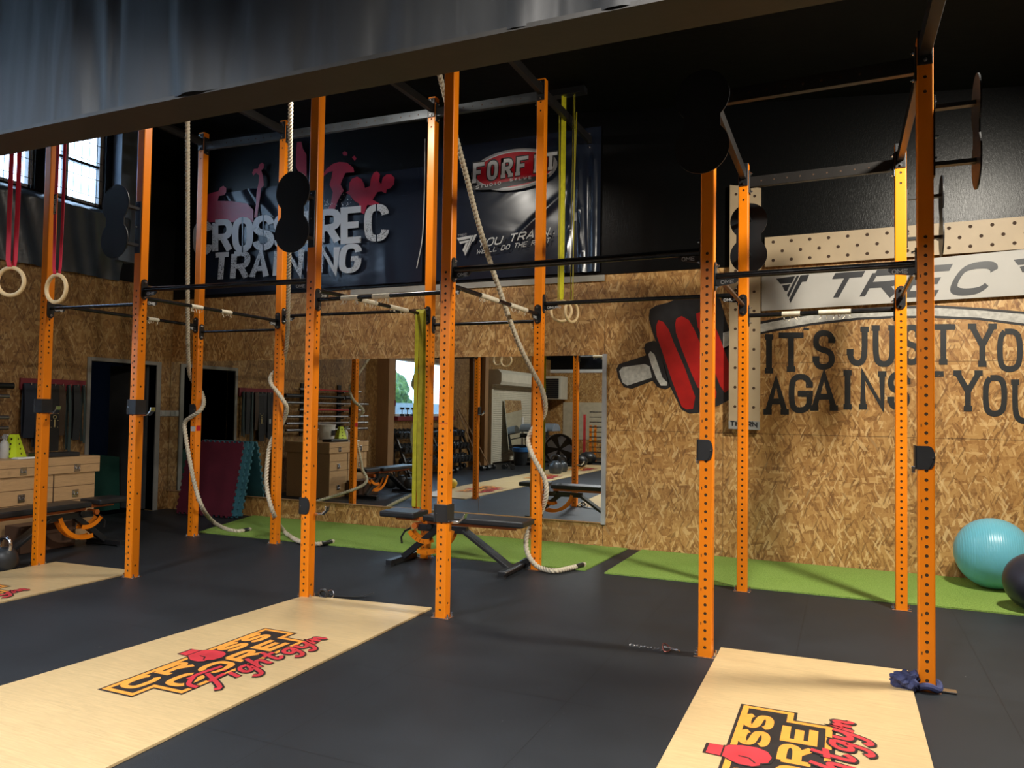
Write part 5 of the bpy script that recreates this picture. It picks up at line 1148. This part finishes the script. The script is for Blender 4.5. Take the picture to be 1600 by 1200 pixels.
b = MB(); b.lathe([(.41, -.06), (.41, .12), (.39, .12), (.39, -.06)], (0, 0, .44), 36, 'y'); b.build('housing_ring', BLK, t)
for k in range(5):
    a = 2*PI*k/5; b = MB(); b.prism([(.05*math.cos(a), 0, .44+.05*math.sin(a)), (.34*math.cos(a-.25), .03, .44+.34*math.sin(a-.25)), (.36*math.cos(a+.2), .0, .44+.36*math.sin(a+.2)), (.3*math.cos(a+.45), -.03, .44+.3*math.sin(a+.45))], (0, .004, 0)); b.build('blade', GREYFR, t)
b = MB(); b.beam((-.3, .03, .03), (.3, .03, .03), .3, .04); b.build('stand', BLK, t)
for i, (px, py) in enumerate(((868, 741), (878, 738), (893, 728))):
    p = vz(px, py); kettlebell(('large grey kettlebell beside the floor fan, seen in the mirror', 'grey kettlebell behind the large one, seen in the mirror', 'dark kettlebell nearest the tyre-like bags, seen in the mirror')[i], (p.x, p.y, 0), (.16, .14, .12)[i], BLKGREY, hm=BLK)
for i, (px, py, r) in enumerate(((905, 730, .20), (918, 726, .22))):
    p = vz(px, py); b = MB(); b.sphere((p.x, p.y, r*.8), r, 20, (1.1, 1, .8)); tag(b.build('sandbag', PAD, smooth=True), ('black sandbag on the far floor, nearer the fan', 'black sandbag on the far floor, nearer the orange stand')[i], 'bag')
# far wall fittings
b = MB(); b.box((-8.25, YF, .55), (-6.6, YF+.02, 1.72)); struct(b.build('trim_7', simple('pale_panel', (.55, .47, .33), .6)))
b = MB(); b.box((XL, YF, 2.66), (XR, YF+.04, 2.76)); struct(b.build('trim_8', WHITE))
hd = thing('wall_heater', 'grey wall unit with dark louvres high in the far corner, seen in the mirror', 'heater', (XL+.3, -6.5, 2.0))
b = MB(); b.box((XL, -7.1, 1.80), (XL+.62, -6.5, 2.52)); b.build('casing', CREAM, hd, world=True, bevel=.01)
b = MB()
for k in range(10): b.beam((XL+.04, -6.49, 1.86+.062*k), (XL+.54, -6.49, 1.86+.062*k), .02, .056)
b.build('louvres', BLK, hd, world=True)
st = thing('bar_stand', 'orange and red storage stand with steel pegs in the far corner, seen in the mirror', 'stand', (-6.6, -4.9, 0))
for i, (dx, mt, h) in enumerate(((0, ORANGE, 1.05), (.14, ORANGE, 1.05), (-.18, REDM, 1.35))):
    b = MB(); b.beam((dx, 0, 0), (dx, 0, h), .06, .06); b.build('post', mt, st)
for k in range(9):
    b = MB(); b.cyl((.0, .1, .3+.14*k), (.8, .0, .3+.14*k), .014, 8); b.build('peg', CHROME, st)
b = MB(); b.beam((.8, -.02, 0), (.8, -.02, 1.5), .06, .06); b.build('rear_post', BLK, st); b = MB(); b.box((-.3, -.3, 0), (.9, .3, .04)); b.build('base', BLK, st)
